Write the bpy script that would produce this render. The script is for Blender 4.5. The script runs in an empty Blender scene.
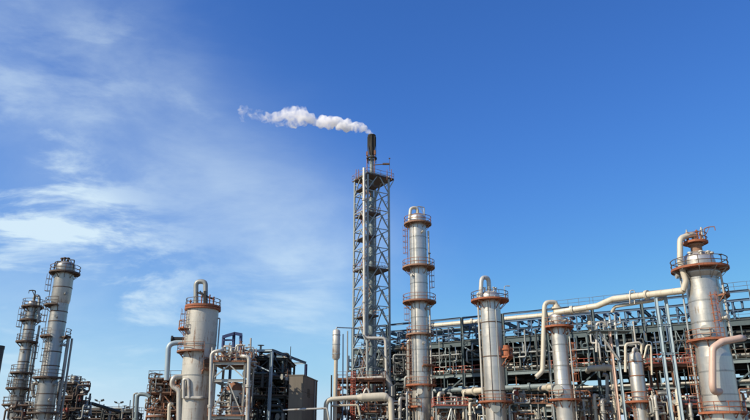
import bpy, math, random
from mathutils import Vector, Matrix
random.seed(7)
R = math.radians
S = bpy.context.scene
COL = S.collection

# ------------------------------------------------------------------ camera
F = 680.0                                   # focal length in photograph pixels (750 wide)
TH = math.atan(235 / F)                     # camera tilted up; horizon lies just under the frame
CH = 1.7
cth, sth = math.cos(TH), math.sin(TH)
cam = bpy.data.objects.new('camera', bpy.data.cameras.new('camera'))
COL.objects.link(cam)
cam.location = (0, 0, CH)
cam.rotation_euler = (math.pi / 2 + TH, 0, 0)
cam.data.lens = F / 750 * 36
cam.data.sensor_width = 36
cam.data.clip_end = 20000
cam.data.clip_start = 0.1
S.camera = cam

# ------------------------------------------------------------------ light
SUN_EL, SUN_AZ = R(36), R(60)               # azimuth measured from behind the camera towards the left
sd = Vector((-math.sin(SUN_AZ) * math.cos(SUN_EL), -math.cos(SUN_AZ) * math.cos(SUN_EL), math.sin(SUN_EL)))
sun = bpy.data.objects.new('sun', bpy.data.lights.new('sun', 'SUN'))
COL.objects.link(sun)
sun.data.energy = 4.8
sun.data.angle = R(0.53)
sun.data.color = (1.0, 0.89, 0.73)
sun.rotation_euler = sd.to_track_quat('Z', 'Y').to_euler()
sun.location = (0, 0, 150)

W = bpy.data.worlds.new('World')
S.world = W
W.use_nodes = True
nt = W.node_tree
N, L = nt.nodes, nt.links
N.clear()


def node(tree, kind, **kw):
    n = tree.nodes.new(kind)
    for k, v in kw.items():
        if k.startswith('i_'):
            n.inputs[k[2:].replace('_', ' ')].default_value = v
        else:
            setattr(n, k, v)
    return n


def mth(tree, op, a, b=None, c=None, clamp=False):
    n = tree.nodes.new('ShaderNodeMath')
    n.operation = op
    n.use_clamp = clamp
    for i, x in enumerate((a, b, c)):
        if x is None:
            continue
        if isinstance(x, (int, float)):
            n.inputs[i].default_value = x
        else:
            tree.links.new(x, n.inputs[i])
    return n.outputs[0]


def smooth(tree, x, lo, hi):
    n = tree.nodes.new('ShaderNodeMapRange')
    n.interpolation_type = 'SMOOTHSTEP'
    tree.links.new(x, n.inputs['Value'])
    n.inputs['From Min'].default_value = lo
    n.inputs['From Max'].default_value = hi
    return n.outputs['Result']


def ray(px, py):
    a, u = (px - 375) / F, (210 - py) / F
    return Vector((a, cth - u * sth, sth + u * cth))


def build_world():
    sky = node(nt, 'ShaderNodeTexSky', sky_type='NISHITA')
    sky.sun_disc = False
    sky.sun_elevation = SUN_EL
    sky.sun_rotation = math.atan2(sd.x, sd.y)
    sky.altitude = 200
    sky.air_density = 0.7
    sky.dust_density = 0.4
    sky.ozone_density = 6.0
    tc = node(nt, 'ShaderNodeTexCoord')
    D = tc.outputs['Generated']
    hs = node(nt, 'ShaderNodeHueSaturation')
    hs.inputs['Saturation'].default_value = SKY_SAT
    hs.inputs['Value'].default_value = SKY_VAL
    L.new(sky.outputs['Color'], hs.inputs['Color'])
    # the air's own whiteness near the horizon levels off instead of running to cyan
    sep = node(nt, 'ShaderNodeSeparateColor')
    L.new(hs.outputs['Color'], sep.inputs[0])
    cmb = node(nt, 'ShaderNodeCombineColor')
    for i, (gain, lim) in enumerate(SKY_LEVEL):
        x = mth(nt, 'MULTIPLY', sep.outputs[i], gain)
        q = mth(nt, 'POWER', mth(nt, 'DIVIDE', x, lim), 4.0)
        x = mth(nt, 'DIVIDE', x, mth(nt, 'POWER', mth(nt, 'ADD', q, 1.0), .25))
        L.new(x, cmb.inputs[i])

    def blob(px, py, size, amt):
        c = ray(px, py).normalized()
        d = node(nt, 'ShaderNodeVectorMath', operation='DISTANCE')
        L.new(D, d.inputs[0])
        d.inputs[1].default_value = c
        g = mth(nt, 'DIVIDE', d.outputs['Value'], size / F)
        g = mth(nt, 'MULTIPLY', g, g)
        g = mth(nt, 'MULTIPLY', g, -1.0)
        return mth(nt, 'MULTIPLY', mth(nt, 'EXPONENT', g), amt)

    def total(items):
        t = None
        for it in items:
            b = blob(*it)
            t = b if t is None else mth(nt, 'ADD', t, b)
        return t

    def noise(scale, rot, loc, detail, rough, dist, vscale=(1, 1, 1)):
        m = node(nt, 'ShaderNodeMapping')
        m.inputs['Rotation'].default_value = rot
        m.inputs['Location'].default_value = loc
        m.inputs['Scale'].default_value = vscale
        L.new(D, m.inputs['Vector'])
        t = node(nt, 'ShaderNodeTexNoise')
        t.inputs['Scale'].default_value = scale
        t.inputs['Detail'].default_value = detail
        t.inputs['Roughness'].default_value = rough
        t.inputs['Distortion'].default_value = dist
        L.new(m.outputs['Vector'], t.inputs['Vector'])
        return t.outputs['Fac']

    veil = total([(20, 40, 85, .68), (95, 85, 70, .72), (165, 140, 70, .68), (235, 200, 70, .62), (300, 240, 65, .75),
                  (345, 290, 70, .70), (392, 265, 45, .35), (110, 215, 110, .06), (-60, 150, 140, .08), (60, 330, 130, .34), (90, 405, 130, .62), (300, 390, 110, .35)])
    streak = total([(40, 210, 52, .85), (105, 240, 42, .75), (0, 240, 60, .55), (150, 280, 48, .60), (120, 318, 45, .45), (280, 312, 55, .60),
                    (195, 110, 25, .25), (110, 55, 30, .22), (-160, 240, 200, .6)])
    # broad high cirrus in the quarters of the sky behind the lens, at the same scale
    back = smooth(nt, mth(nt, 'MULTIPLY', node_sep(D, 'Y'), -1.0), 0.1, 0.7)
    veil = mth(nt, 'ADD', veil, mth(nt, 'MULTIPLY', back, 0.3))
    # soft veil, loosely drawn out along its drift, with small puffs lower down
    n1 = noise(5.2, (0, R(-40), 0), (0.3, 0.1, 0.7), 9, .60, .35, (0.55, 1, 1.15))
    n2 = noise(8.5, (0, R(6), 0), (1.3, 0.4, 0.2), 9, .60, .35, (0.55, 1, 2.0))
    n3 = noise(2.0, (0, R(-40), 0), (2.0, 0.7, 0.0), 4, .5, .2)
    v = mth(nt, 'MULTIPLY', veil, mth(nt, 'ADD', mth(nt, 'MULTIPLY', smooth(nt, n1, .30, .72), .60), mth(nt, 'MULTIPLY', smooth(nt, n3, .30, .65), .50)))
    s = mth(nt, 'MULTIPLY', streak, smooth(nt, n2, .44, .64))
    dens = mth(nt, 'ADD', mth(nt, 'MULTIPLY', v, VEIL), mth(nt, 'MULTIPLY', s, STREAK), clamp=True)
    dens = mth(nt, 'MINIMUM', dens, 0.85)
    mix = node(nt, 'ShaderNodeMix', data_type='RGBA')
    L.new(dens, mix.inputs['Factor'])
    L.new(cmb.outputs[0], mix.inputs['A'])
    mix.inputs['B'].default_value = CLOUD_COL
    bg = node(nt, 'ShaderNodeBackground')
    bg.inputs['Strength'].default_value = 0.15
    L.new(mix.outputs['Result'], bg.inputs['Color'])
    out = node(nt, 'ShaderNodeOutputWorld')
    L.new(bg.outputs['Background'], out.inputs['Surface'])


def node_sep(v, ax):
    n = nt.nodes.new('ShaderNodeSeparateXYZ')
    L.new(v, n.inputs[0])
    return n.outputs[ax]


SKY_SAT, SKY_VAL, VEIL, STREAK = 1.15, 1.0, 0.46, 0.62
SKY_LEVEL = ((1.14, 3.5), (1.08, 3.9), (1.29, 4.5))
CLOUD_COL = (4.0, 4.85, 5.25, 1)
build_world()

S.render.engine = 'CYCLES'
S.view_settings.view_transform = 'Standard'
S.view_settings.look = 'None'
S.view_settings.exposure = 0.35
S.view_settings.gamma = 1.0
S.view_settings.use_curve_mapping = False
S.cycles.use_denoising = True
S.cycles.max_bounces = 12
S.cycles.volume_bounces = 10
S.cycles.transparent_max_bounces = 8


# ------------------------------------------------------------------ placing
def P(px, py, Y):
    """point on the upright plane y = Y that the photograph's pixel looks at"""
    d = ray(px, py)
    k = Y / d.y
    return Vector((d.x * k, Y, CH + d.z * k))


def Zat(py, Y):
    return P(375, py, Y).z


def M(npx, Y, z):
    """metres covered by npx pixels at that distance and height"""
    return npx / F * (Y * cth + (z - CH) * sth)


# ------------------------------------------------------------------ materials
MAT = {}


def mat(name, col, rough=.55, metal=0.0, var=.18, rust=0.0, rustcol=(.16, .06, .025), scale=1.2, streak=True, bump=.05, spec=.5):
    m = bpy.data.materials.new(name)
    m.use_nodes = True
    t = m.node_tree
    b = t.nodes['Principled BSDF']
    g = node(t, 'ShaderNodeNewGeometry')
    oi = node(t, 'ShaderNodeObjectInfo')
    mp = node(t, 'ShaderNodeMapping')
    mp.inputs['Scale'].default_value = (1.4, 1.4, .09 if streak else 1)
    t.links.new(g.outputs['Position'], mp.inputs['Vector'])
    n1 = node(t, 'ShaderNodeTexNoise')
    n1.inputs['Scale'].default_value = scale * 2.2
    n1.inputs['Detail'].default_value = 7
    n1.inputs['Roughness'].default_value = .65
    t.links.new(mp.outputs['Vector'], n1.inputs['Vector'])
    n2 = node(t, 'ShaderNodeTexNoise')
    n2.inputs['Scale'].default_value = scale * .7
    n2.inputs['Detail'].default_value = 6
    n2.inputs['Roughness'].default_value = .6
    t.links.new(g.outputs['Position'], n2.inputs['Vector'])
    tot = mth(t, 'ADD', mth(t, 'MULTIPLY', n1.outputs['Fac'], .6), mth(t, 'MULTIPLY', n2.outputs['Fac'], .4))
    v = mth(t, 'MULTIPLY_ADD', mth(t, 'SUBTRACT', tot, .5), var * 4, 1.0)
    v = mth(t, 'ADD', v, mth(t, 'MULTIPLY', mth(t, 'SUBTRACT', oi.outputs['Random'], .5), var * .7))
    v = mth(t, 'MAXIMUM', v, .3)
    sc = node(t, 'ShaderNodeVectorMath', operation='SCALE')
    sc.inputs[0].default_value = col
    t.links.new(v, sc.inputs['Scale'])
    out = sc.outputs[0]
    if rust > 0:
        rmask = smooth(t, tot, .62 - rust * .22, .70 - rust * .16)
        mx = node(t, 'ShaderNodeMix', data_type='RGBA')
        t.links.new(mth(t, 'MULTIPLY', rmask, .85), mx.inputs['Factor'])
        t.links.new(out, mx.inputs['A'])
        mx.inputs['B'].default_value = (*rustcol, 1)
        out = mx.outputs['Result']
    t.links.new(out, b.inputs['Base Color'])
    rr = mth(t, 'MULTIPLY_ADD', mth(t, 'SUBTRACT', n2.outputs['Fac'], .5), .4, rough, clamp=True)
    t.links.new(rr, b.inputs['Roughness'])
    b.inputs['Metallic'].default_value = metal
    b.inputs['Specular IOR Level'].default_value = spec
    if bump:
        bp = node(t, 'ShaderNodeBump')
        bp.inputs['Strength'].default_value = bump
        bp.inputs['Distance'].default_value = .1
        t.links.new(n2.outputs['Fac'], bp.inputs['Height'])
        t.links.new(bp.outputs['Normal'], b.inputs['Normal'])
    MAT[name] = m
    return m


mat('cladding', (.52, .495, .44), .34, .68, .24, .20, (.25, .17, .10))
mat('cladding_grey', (.34, .33, .30), .36, .65, .20, .22, (.16, .11, .07))
mat('cladding_yellow', (.40, .34, .22), .5, .2, .22, .45, (.15, .10, .06))
mat('white_paint', (.47, .455, .40), .45, .25, .26, .46, (.20, .115, .065))
mat('cream_pipe', (.50, .455, .355), .48, .05, .2, .2, (.28, .17, .09))
mat('pale_pipe', (.40, .39, .345), .45, .25, .16, .18, (.2, .11, .06))
mat('grey_pipe', (.27, .28, .26), .5, .3, .22, .2)
mat('pink_pipe', (.52, .37, .29), .5, .1, .12, .15, (.3, .13, .07))
mat('orange_rust', (.29, .095, .042), .8, 0, .45, .55, (.14, .05, .025), scale=2.5, bump=.1)
mat('brown_rust', (.22, .10, .055), .8, 0, .35, .30, (.10, .04, .02), bump=.1)
mat('red_paint', (.34, .07, .04), .65, 0, .2, .2)
mat('dark_brown', (.085, .06, .045), .75, .1, .3, .35, (.15, .06, .025))
mat('green_steel', (.055, .085, .092), .6, .1, .2, .2)
mat('pale_green_steel', (.16, .205, .21), .55, .1, .2, .18)
mat('blue_steel', (.07, .125, .20), .55, .1, .2, .15)
mat('navy_steel', (.018, .035, .11), .5, .1, .15, .05)
mat('pale_blue_steel', (.30, .38, .42), .5, .15, .16, .15)
mat('galvanised', (.33, .35, .34), .45, .45, .2, .1)
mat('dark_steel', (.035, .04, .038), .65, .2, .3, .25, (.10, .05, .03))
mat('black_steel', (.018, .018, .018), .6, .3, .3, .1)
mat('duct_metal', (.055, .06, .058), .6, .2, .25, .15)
mat('soot', (.035, .033, .026), .85, .1, .4, .3, (.09, .05, .03))
mat('concrete', (.15, .13, .10), .9, 0, .22, 0, scale=.8, bump=.2)
mat('ground_gravel', (.27, .24, .19), .95, 0, .3, 0, scale=3, streak=False, bump=.4)
mat('faded_rust', (.24, .135, .085), .8, 0, .4, .4, (.12, .055, .03), scale=2.5, bump=.1)
mat('mast_steel', (.265, .30, .295), .55, .2, .25, .25, (.12, .07, .04))
mat('glass_lamp', (.6, .6, .55), .2, 0, .05, 0, bump=0)


# ------------------------------------------------------------------ mesh helpers
class MB:
    def __init__(s):
        s.v, s.f, s.sm = [], [], []

    def quadbox(s, c, ax, ay, az):
        i = len(s.v)
        c = Vector(c)
        for sx in (-1, 1):
            for sy in (-1, 1):
                for sz in (-1, 1):
                    s.v.append(c + ax * sx + ay * sy + az * sz)
        for f in ((0, 1, 3, 2), (4, 6, 7, 5), (0, 4, 5, 1), (2, 3, 7, 6), (0, 2, 6, 4), (1, 5, 7, 3)):
            s.f.append([i + k for k in f])
            s.sm.append(False)
        return s

    def box(s, c, d, yaw=0):
        ca, sa = math.cos(yaw), math.sin(yaw)
        return s.quadbox(c, Vector((ca, sa, 0)) * d[0] / 2, Vector((-sa, ca, 0)) * d[1] / 2, Vector((0, 0, d[2] / 2)))

    def frame(s, p, q):
        a = (Vector(q) - Vector(p))
        l = a.length
        a = a / l if l > 1e-6 else Vector((0, 0, 1))
        up = Vector((0, 0, 1)) if abs(a.z) < .95 else E_DIR
        x = a.cross(up).normalized()
        y = x.cross(a).normalized()
        return a, x, y, l

    def bar(s, p, q, w, h=None):
        a, x, y, l = s.frame(p, q)
        return s.quadbox((Vector(p) + Vector(q)) / 2, x * w / 2, y * (h or w) / 2, a * l / 2)

    def ibeam(s, p, q, w, h):
        a, x, y, l = s.frame(p, q)
        c = (Vector(p) + Vector(q)) / 2
        t = max(.03, h * .09)
        s.quadbox(c, x * .02, y * (h / 2 - t), a * l / 2)
        s.quadbox(c + y * (h / 2 - t / 2), x * w / 2, y * t / 2, a * l / 2)
        s.quadbox(c - y * (h / 2 - t / 2), x * w / 2, y * t / 2, a * l / 2)
        return s

    def rings(s, rings, caps=True, closed=False, smooth=True):
        i = len(s.v)
        n = len(rings[0])
        for r in rings:
            s.v.extend(r)
        m = len(rings)
        for j in range(m if closed else m - 1):
            for k in range(n):
                a, b = i + j * n + k, i + j * n + (k + 1) % n
                j2 = (j + 1) % m
                c, d = i + j2 * n + (k + 1) % n, i + j2 * n + k
                s.f.append([a, b, c, d])
                s.sm.append(smooth)
        if caps and not closed:
            for r, rev in ((rings[0], True), (rings[-1], False)):
                k = len(s.v)
                s.v.extend(r)
                ids = list(range(k, k + n))
                s.f.append(ids[::-1] if rev else ids)
                s.sm.append(False)
        return s

    def cyl(s, p, q, r, r2=None, n=12, caps=True):
        a, x, y, l = s.frame(p, q)
        r2 = r if r2 is None else r2
        A = [(math.cos(k / n * math.tau), math.sin(k / n * math.tau)) for k in range(n)]
        return s.rings([[Vector(p) + (x * u - y * w) * r for u, w in A], [Vector(q) + (x * u - y * w) * r2 for u, w in A]], caps)

    def tube(s, pts, r, n=10, bend=None, radii=None):
        pts = [Vector(p) for p in pts]
        if bend:
            out, rr = [pts[0]], [radii[0] if radii else r]
            for k in range(1, len(pts) - 1):
                a, b, c = pts[k - 1], pts[k], pts[k + 1]
                u, w = (a - b).normalized(), (c - b).normalized()
                ang = u.angle(w)
                rk = radii[k] if radii else r
                if ang > math.pi - .02 or ang < .05:
                    out.append(b); rr.append(rk)
                    continue
                t = min(bend / math.tan(ang / 2), (a - b).length * .48, (c - b).length * .48)
                p0, p1 = b + u * t, b + w * t
                for q in range(7):
                    f = q / 6
                    out.append((p0 * (1 - f) + b * f) * (1 - f) + (b * (1 - f) + p1 * f) * f); rr.append(rk)
            out.append(pts[-1]); rr.append(radii[-1] if radii else r)
            pts = out
        else:
            rr = radii or [r] * len(pts)
        rings = []
        t = (pts[1] - pts[0]).normalized()
        up = Vector((0, 0, 1)) if abs(t.z) < .9 else Vector((0, 1, 0))
        x = t.cross(up).normalized()
        for k, p in enumerate(pts):
            if 0 < k < len(pts) - 1:
                t = (pts[k + 1] - pts[k]).normalized() + (pts[k] - pts[k - 1]).normalized()
            elif k:
                t = pts[k] - pts[k - 1]
            t = t.normalized()
            x = (x - t * x.dot(t)).normalized()
            y = t.cross(x)
            rings.append([p + (x * math.cos(q / n * math.tau) + y * math.sin(q / n * math.tau)) * rr[k] for q in range(n)])
        return s.rings(rings)

    def lathe(s, c, prof, n=48):
        return s.rings([[Vector((c[0] + r * math.cos(k / n * math.tau), c[1] + r * math.sin(k / n * math.tau), z)) for k in range(n)] for r, z in prof], caps=True)

    def arcplate(s, c, r0, r1, z0, z1, a0, a1, n=None, ang=0):
        """flat curved plate between radii and heights, from view angle a0 to a1 (degrees)"""
        n = n or max(4, int(abs(a1 - a0) / 7.5))
        full = abs(a1 - a0) >= 359.9
        rings = []
        for k in range(n if full else n + 1):
            a = R(a0 + (a1 - a0) * k / n) + ang
            d = Vector((math.sin(a), -math.cos(a), 0))
            b = Vector((c[0], c[1], 0))
            rings.append([b + d * r0 + Vector((0, 0, z0)), b + d * r1 + Vector((0, 0, z0)), b + d * r1 + Vector((0, 0, z1)), b + d * r0 + Vector((0, 0, z1))])
        return s.rings(rings, caps=not full, closed=full, smooth=False)

    def build(s, name, m, parent=None, loc=None):
        root = parent
        while root is not None and root.parent is not None:
            root = root.parent
        o = Vector(root.location) if root is not None else Vector(loc if loc is not None else (0, 0, 0))
        me = bpy.data.meshes.new(name)
        me.from_pydata([tuple(v - o) for v in s.v], [], s.f)
        me.polygons.foreach_set('use_smooth', s.sm)
        me.materials.append(MAT[m])
        me.update()
        ob = bpy.data.objects.new(name, me)
        COL.objects.link(ob)
        if parent is not None:
            ob.parent = parent
        else:
            ob.location = o
        return ob


E_DIR = Vector((0, 1, 0))


def tag(o, label, cat, group=None, kind=None):
    o['label'] = label
    o['category'] = cat
    if group:
        o['group'] = group
    o['kind'] = kind or 'thing'
    return o


def thing(name, label, cat, loc, group=None):
    o = bpy.data.objects.new(name, None)
    COL.objects.link(o)
    o.location = loc
    o.empty_display_size = .3
    return tag(o, label, cat, group)


def copy_tree(o, parent=None):
    c = o.copy()
    COL.objects.link(c)
    c.parent = parent
    for ch in list(o.children):
        copy_tree(ch, c)
    return c


def adir(a):
    return Vector((math.sin(a), -math.cos(a), 0))


# ------------------------------------------------------------------ parts of plant
def railing(parent, c, r, z, a0, a1, ang, m, h=1.1, t=.035):
    b = MB()
    full = abs(a1 - a0) >= 359.9
    npost = max(3, int(abs(R(a1 - a0)) * r / 1.3))
    for k in range(npost + (0 if full else 1)):
        a = R(a0 + (a1 - a0) * k / npost) + ang
        p = Vector((c[0], c[1], z)) + adir(a) * r
        b.bar(p, p + Vector((0, 0, h)), t * 1.6)
    for hh in (h, h * .52):
        b.arcplate(c, r - t, r + t, z + hh - t, z + hh + t, a0, a1, ang=ang)
    b.build('railing', m, parent)


def platform(root, c, z, r0, r1, a0, a1, ang, mdeck, mrail, h=1.1, brackets=True, mbr=None, toe=.28):
    b = MB()
    b.arcplate(c, r0, r1, z - .06, z, a0, a1, ang=ang)
    b.arcplate(c, r1, r1 + .05, z - .11, z + toe * .45, a0, a1, ang=ang)
    o = b.build('platform', mdeck, root)
    railing(o, c, r1 - .03, z, a0, a1, ang, mrail, h)
    if brackets:
        nb = max(2, int(abs(a1 - a0) / 36))
        full = abs(a1 - a0) >= 359.9
        for k in range(nb + (0 if full else 1)):
            b = MB()
            a = R(a0 + (a1 - a0) * k / nb) + ang
            d = adir(a)
            q = Vector((c[0], c[1], 0))
            b.bar(q + d * (r0 - .05) + Vector((0, 0, z - .14)), q + d * (r1 - .05) + Vector((0, 0, z - .14)), .1, .14)
            b.bar(q + d * (r0 - .02) + Vector((0, 0, z - .14 - (r1 - r0) * .9)), q + d * (r1 - .15) + Vector((0, 0, z - .18)), .08)
            b.build('support_bracket', mbr or mdeck, o)
    return o


def ladder(root, c, r, z0, z1, a, m, cage=True, w=.45, off=.3, t=.05):
    d = adir(a)
    x = Vector((-d.y, d.x, 0))
    q = Vector((c[0], c[1], 0)) + d * (r + off)
    b = MB()
    for sx in (-1, 1):
        b.bar(q + x * sx * w / 2 + Vector((0, 0, z0)), q + x * sx * w / 2 + Vector((0, 0, z1)), t, t)
    z = z0 + .2
    while z < z1:
        b.bar(q - x * w / 2 + Vector((0, 0, z)), q + x * w / 2 + Vector((0, 0, z)), t * .7)
        z += .38
    o = b.build('ladder', m, root)
    if cage and z1 - z0 > 3:
        b = MB()
        z = z0 + 2.2
        pts = [q + x * math.cos(k / 6 * math.pi) * .38 + d * math.sin(k / 6 * math.pi) * .75 for k in range(7)]
        while z < z1:
            for k in range(6):
                b.bar(pts[k] + Vector((0, 0, z)), pts[k + 1] + Vector((0, 0, z)), .03, .07)
            z += .95
        for k in (1, 3, 5):
            b.bar(pts[k] + Vector((0, 0, z0 + 2.2)), pts[k] + Vector((0, 0, z1)), .045, .03)
        b.build('safety_cage', m, o)
    return o


def nozzle(root, c, r, z, a, rn, length, m='pale_pipe', name='nozzle', blind=True):
    d = adir(a)
    p = Vector((c[0], c[1], z)) + d * (r - .1)
    b = MB()
    b.cyl(p, p + d * (length + .1), rn, n=14)
    b.cyl(p + d * length, p + d * (length + .12), rn * 1.5, n=16)
    if blind:
        b.cyl(p + d * (length + .13), p + d * (length + .22), rn * 1.5, n=16)
    return b.build(name, m, root)


def davit(root, p, h, reach, a, m='brown_rust', t=.09):
    d = adir(a)
    b = MB()
    b.cyl(p, p + Vector((0, 0, h)), t, n=8)
    b.tube([p + Vector((0, 0, h - .05)), p + Vector((0, 0, h + .25)), p + d * reach * .5 + Vector((0, 0, h + .35)), p + d * reach + Vector((0, 0, h + .3))], t, 8, .3)
    b.bar(p + Vector((0, 0, h * .5)), p + d * reach * .5 + Vector((0, 0, h + .28)), t)
    b.cyl(p + d * reach + Vector((0, 0, h + .3)), p + d * reach + Vector((0, 0, h - .15)), .05, n=6)
    return b.build('davit', m, root)


def part_tube(root, pts, r, m, bend=None, name='pipe', n=12):
    return MB().tube(pts, r, n, bend or r * 2.6).build(name, m, root)


def pipe_thing(label, pts, r, m, name='process_pipe', group=None, flanges=(), bend=None, n=12, cat='pipe', radii=None, bands=0):
    pts = [Vector(p) for p in pts]
    loc = pts[0].copy()
    if flanges or bands:
        o = thing(name, label, cat, loc, group)
        MB().tube(pts, r, n, bend or r * 2.6, radii).build('pipe_run', m, o)
        for k, f in flanges:
            a, b = pts[k], pts[k + 1]
            d = (b - a).normalized()
            p = a + (b - a) * f
            bb = MB()
            bb.cyl(p - d * .16, p - d * .02, r * 1.5, n=16)
            bb.cyl(p + d * .02, p + d * .16, r * 1.5, n=16)
            bb.build('flange', m, o)
        if bands:
            for k in range(len(pts) - 1):
                a, b = pts[k], pts[k + 1]
                ln = (b - a).length
                d = (b - a) / ln
                x = 1.2
                while x < ln - 1.0:
                    p = a + d * x
                    MB().cyl(p - d * .05, p + d * .05, r * 1.06, n=18).build('band', m, o)
                    x += bands
        return o
    o = MB().tube(pts, r, n, bend or r * 2.6, radii).build(name, m, None, loc)
    return tag(o, label, cat, group)


def tower(label, Y, ax, sections, mshell, bands=(), mband=None, dome=.5, topmat=None, group=None, n=56):
    """sections: (py_top, py_bottom, width_px) from the top down; returns a dict of handles"""
    X = P(ax[0], ax[1], Y).x
    c = (X, Y)
    ang = -math.atan2(X, Y)
    root = thing('distillation_tower', label, 'tower', (X, Y, 0), group)
    info = dict(root=root, c=c, ang=ang, Y=Y, X=X)
    secs = []
    for (pt, pb, w) in sections:
        zt = Zat(pt, Y)
        zb = Zat(pb, Y) if pb is not None else 0.0
        secs.append((zt, zb, M(w, Y, (zt + max(zb, 5)) / 2) / 2))
    info['secs'] = secs

    def rad(z):
        for zt, zb, r in secs:
            if z >= zb - .01:
                return r
        return secs[-1][2]
    info['rad'] = rad
    for k, (zt, zb, r) in enumerate(secs):
        prof = [(r, zb), (r, zt)]
        if k + 1 < len(secs):
            prof = [(secs[k + 1][2], zb - .6), (r, zb)] + prof[1:]
            if secs[k + 1][0] > zb - .6:
                zt2 = zb - .6
                secs[k + 1] = (zt2, secs[k + 1][1], secs[k + 1][2])
        MB().lathe(c, prof, n).build('shell' if k < len(secs) - 1 or len(secs) == 1 else 'lower_shell', mshell, root)
    zt, zb, r = secs[0]
    hd = r * dome * 2
    prof = [(r * .999, zt)] + [(r * math.cos(t) ** .9, zt + hd * math.sin(t)) for t in [q / 9 * math.pi / 2 for q in range(1, 9)]] + [(.05, zt + hd)]
    MB().lathe(c, prof, n).build('head', topmat or mshell, root)
    for py in bands:
        z = Zat(py, Y)
        rr = rad(z)
        MB().arcplate(c, rr - .02, rr + .035, z - .07, z + .07, 0, 360, n).build('band', mband or mshell, root)
    z = secs[0][0] - .9
    while z > 3.2:
        rr = rad(z)
        if all(abs(z - Zat(py, Y)) > .35 for py in bands) and all(not (zb_ - .75 < z < zb_ + .15) for _, zb_, _ in secs[:-1]):
            MB().arcplate(c, rr - .02, rr + .014, z - .022, z + .022, 0, 360, 40).build('cladding_seam', mshell, root)
        z -= 1.15
    info['top'] = zt + hd
    info['ztop'] = zt
    return info


def plat(t, py, wpx, a0=0, a1=360, mdeck='orange_rust', mrail='dark_brown', h=1.1, inner=None, brackets=True, mbr=None):
    z = Zat(py, t['Y'])
    r0 = (t['rad'](z) + .03) if inner is None else inner
    r1 = M(wpx, t['Y'], z) / 2
    return platform(t['root'], t['c'], z, r0, r1, a0, a1, t['ang'], mdeck, mrail, h, brackets, mbr)


def lad(t, py0, py1, deg, m='brown_rust', cage=True):
    z0, z1 = Zat(py0, t['Y']), Zat(py1, t['Y'])
    return ladder(t['root'], t['c'], t['rad']((z0 + z1) / 2), z0, z1, R(deg) + t['ang'], m, cage)


def noz(t, py, deg, rn, ln, m='pale_pipe', name='nozzle'):
    z = Zat(py, t['Y'])
    return nozzle(t['root'], t['c'], t['rad'](z), z, R(deg) + t['ang'], rn, ln, m, name)


def downpipe(t, py0, py1, deg, r, m='pale_pipe', off=.25, turn_in=True, name='riser_pipe'):
    z0, z1 = Zat(py0, t['Y']), (Zat(py1, t['Y']) if py1 is not None else 0)
    d = adir(R(deg) + t['ang'])
    q = Vector((t['c'][0], t['c'][1], 0))
    rr = max(t['rad'](z0), t['rad'](z1 if z1 > 0 else 3)) + off + r
    pts = [q + d * rr + Vector((0, 0, z1)), q + d * rr + Vector((0, 0, z0))]
    if turn_in:
        pts.append(q + d * (t['rad'](z0) - .05) + Vector((0, 0, z0)))
    return part_tube(t['root'], pts, r, m, name=name)

# ------------------------------------------------------------------ ground
g = MB()
g.v = [Vector((-9000, -9000, 0)), Vector((9000, -9000, 0)), Vector((9000, 9000, 0)), Vector((-9000, 9000, 0))]
g.f, g.sm = [[0, 1, 2, 3]], [False]
g.build('ground', 'ground_gravel')['kind'] = 'structure'
g = MB().box((10, 100, .05), (170, 90, .1))
g.build('pavement', 'concrete')['kind'] = 'structure'

# ------------------------------------------------------------------ towers
V = Vector
Z1 = V((0, 0, 1))

# --- big tower whose overhead line crosses to the next one
t = tower('widest silver tower with orange crowned top and curved overhead pipe', 75, (703, 290),
          [(263, 352, 31.5), (352, None, 34)], 'cladding', bands=(280, 302, 323, 345, 372, 395), mband='cladding_grey', dome=.4)
TP = t
plat(t, 270, 53, mdeck='orange_rust', mrail='dark_brown', mbr='cladding_grey')
# stiffener collar under the platform
zc = Zat(278, 75)
MB().lathe(t['c'], [(t['rad'](zc) + .01, zc - .1), (t['rad'](zc) + .28, zc + .35), (t['rad'](zc) + .3, zc + .75), (t['rad'](zc) + .01, zc + .8)], 48).build('collar', 'cladding_grey', t['root'])
c = t['c']
ztop = t['top']
b = MB().cyl((c[0], c[1], ztop - .3), (c[0], c[1], Zat(240, 75)), .62, n=20)
b.cyl((c[0], c[1], Zat(246, 75)), (c[0], c[1], Zat(244.6, 75)), .85, n=24)
b.build('neck', 'faded_rust', t['root'])
o = platform(t['root'], c, Zat(243, 75), .64, 1.3, 0, 360, t['ang'], 'orange_rust', 'brown_rust', 1.0, False)
for a, h, r, m in ((20, 1.3, .12, 'orange_rust'), (75, 1.7, .1, 'pale_pipe'), (-60, 1.2, .15, 'orange_rust'), (130, 1.4, .1, 'brown_rust'), (-120, 1.8, .08, 'pale_pipe')):
    p = V((c[0], c[1], Zat(243, 75))) + adir(R(a) + t['ang']) * .85
    bb = MB().cyl(p - Z1 * .1, p + Z1 * h, r, n=10)
    bb.cyl(p + Z1 * h * .8, p + Z1 * (h * .8 + .12), r * 1.9, n=12)
    bb.build('vent_pipe', m, t['root'])
for a in (-30, 15, 50, 80):
    p = V((c[0], c[1], 0)) + adir(R(a) + t['ang']) * (t['secs'][0][2] * .85)
    bb = MB().cyl(p + Z1 * (t['ztop']), p + Z1 * (t['ztop'] + 1.0), .16, n=10).cyl(p + Z1 * (t['ztop'] + .9), p + Z1 * (t['ztop'] + 1.05), .26, n=12)
    bb.build('nozzle', 'white_paint', t['root'])
part_tube(t['root'], [V((c[0], c[1], Zat(240, 75) - .3)), V((c[0], c[1], Zat(235, 75))), P(690, 235, 74.6), P(680, 238, 74.3), P(680, 262, 74.3), P(686, 281, 74.3), P(683, 290.5, 74.6)],
          .32, 'cream_pipe', .9, 'overhead_pipe', 14)
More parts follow.
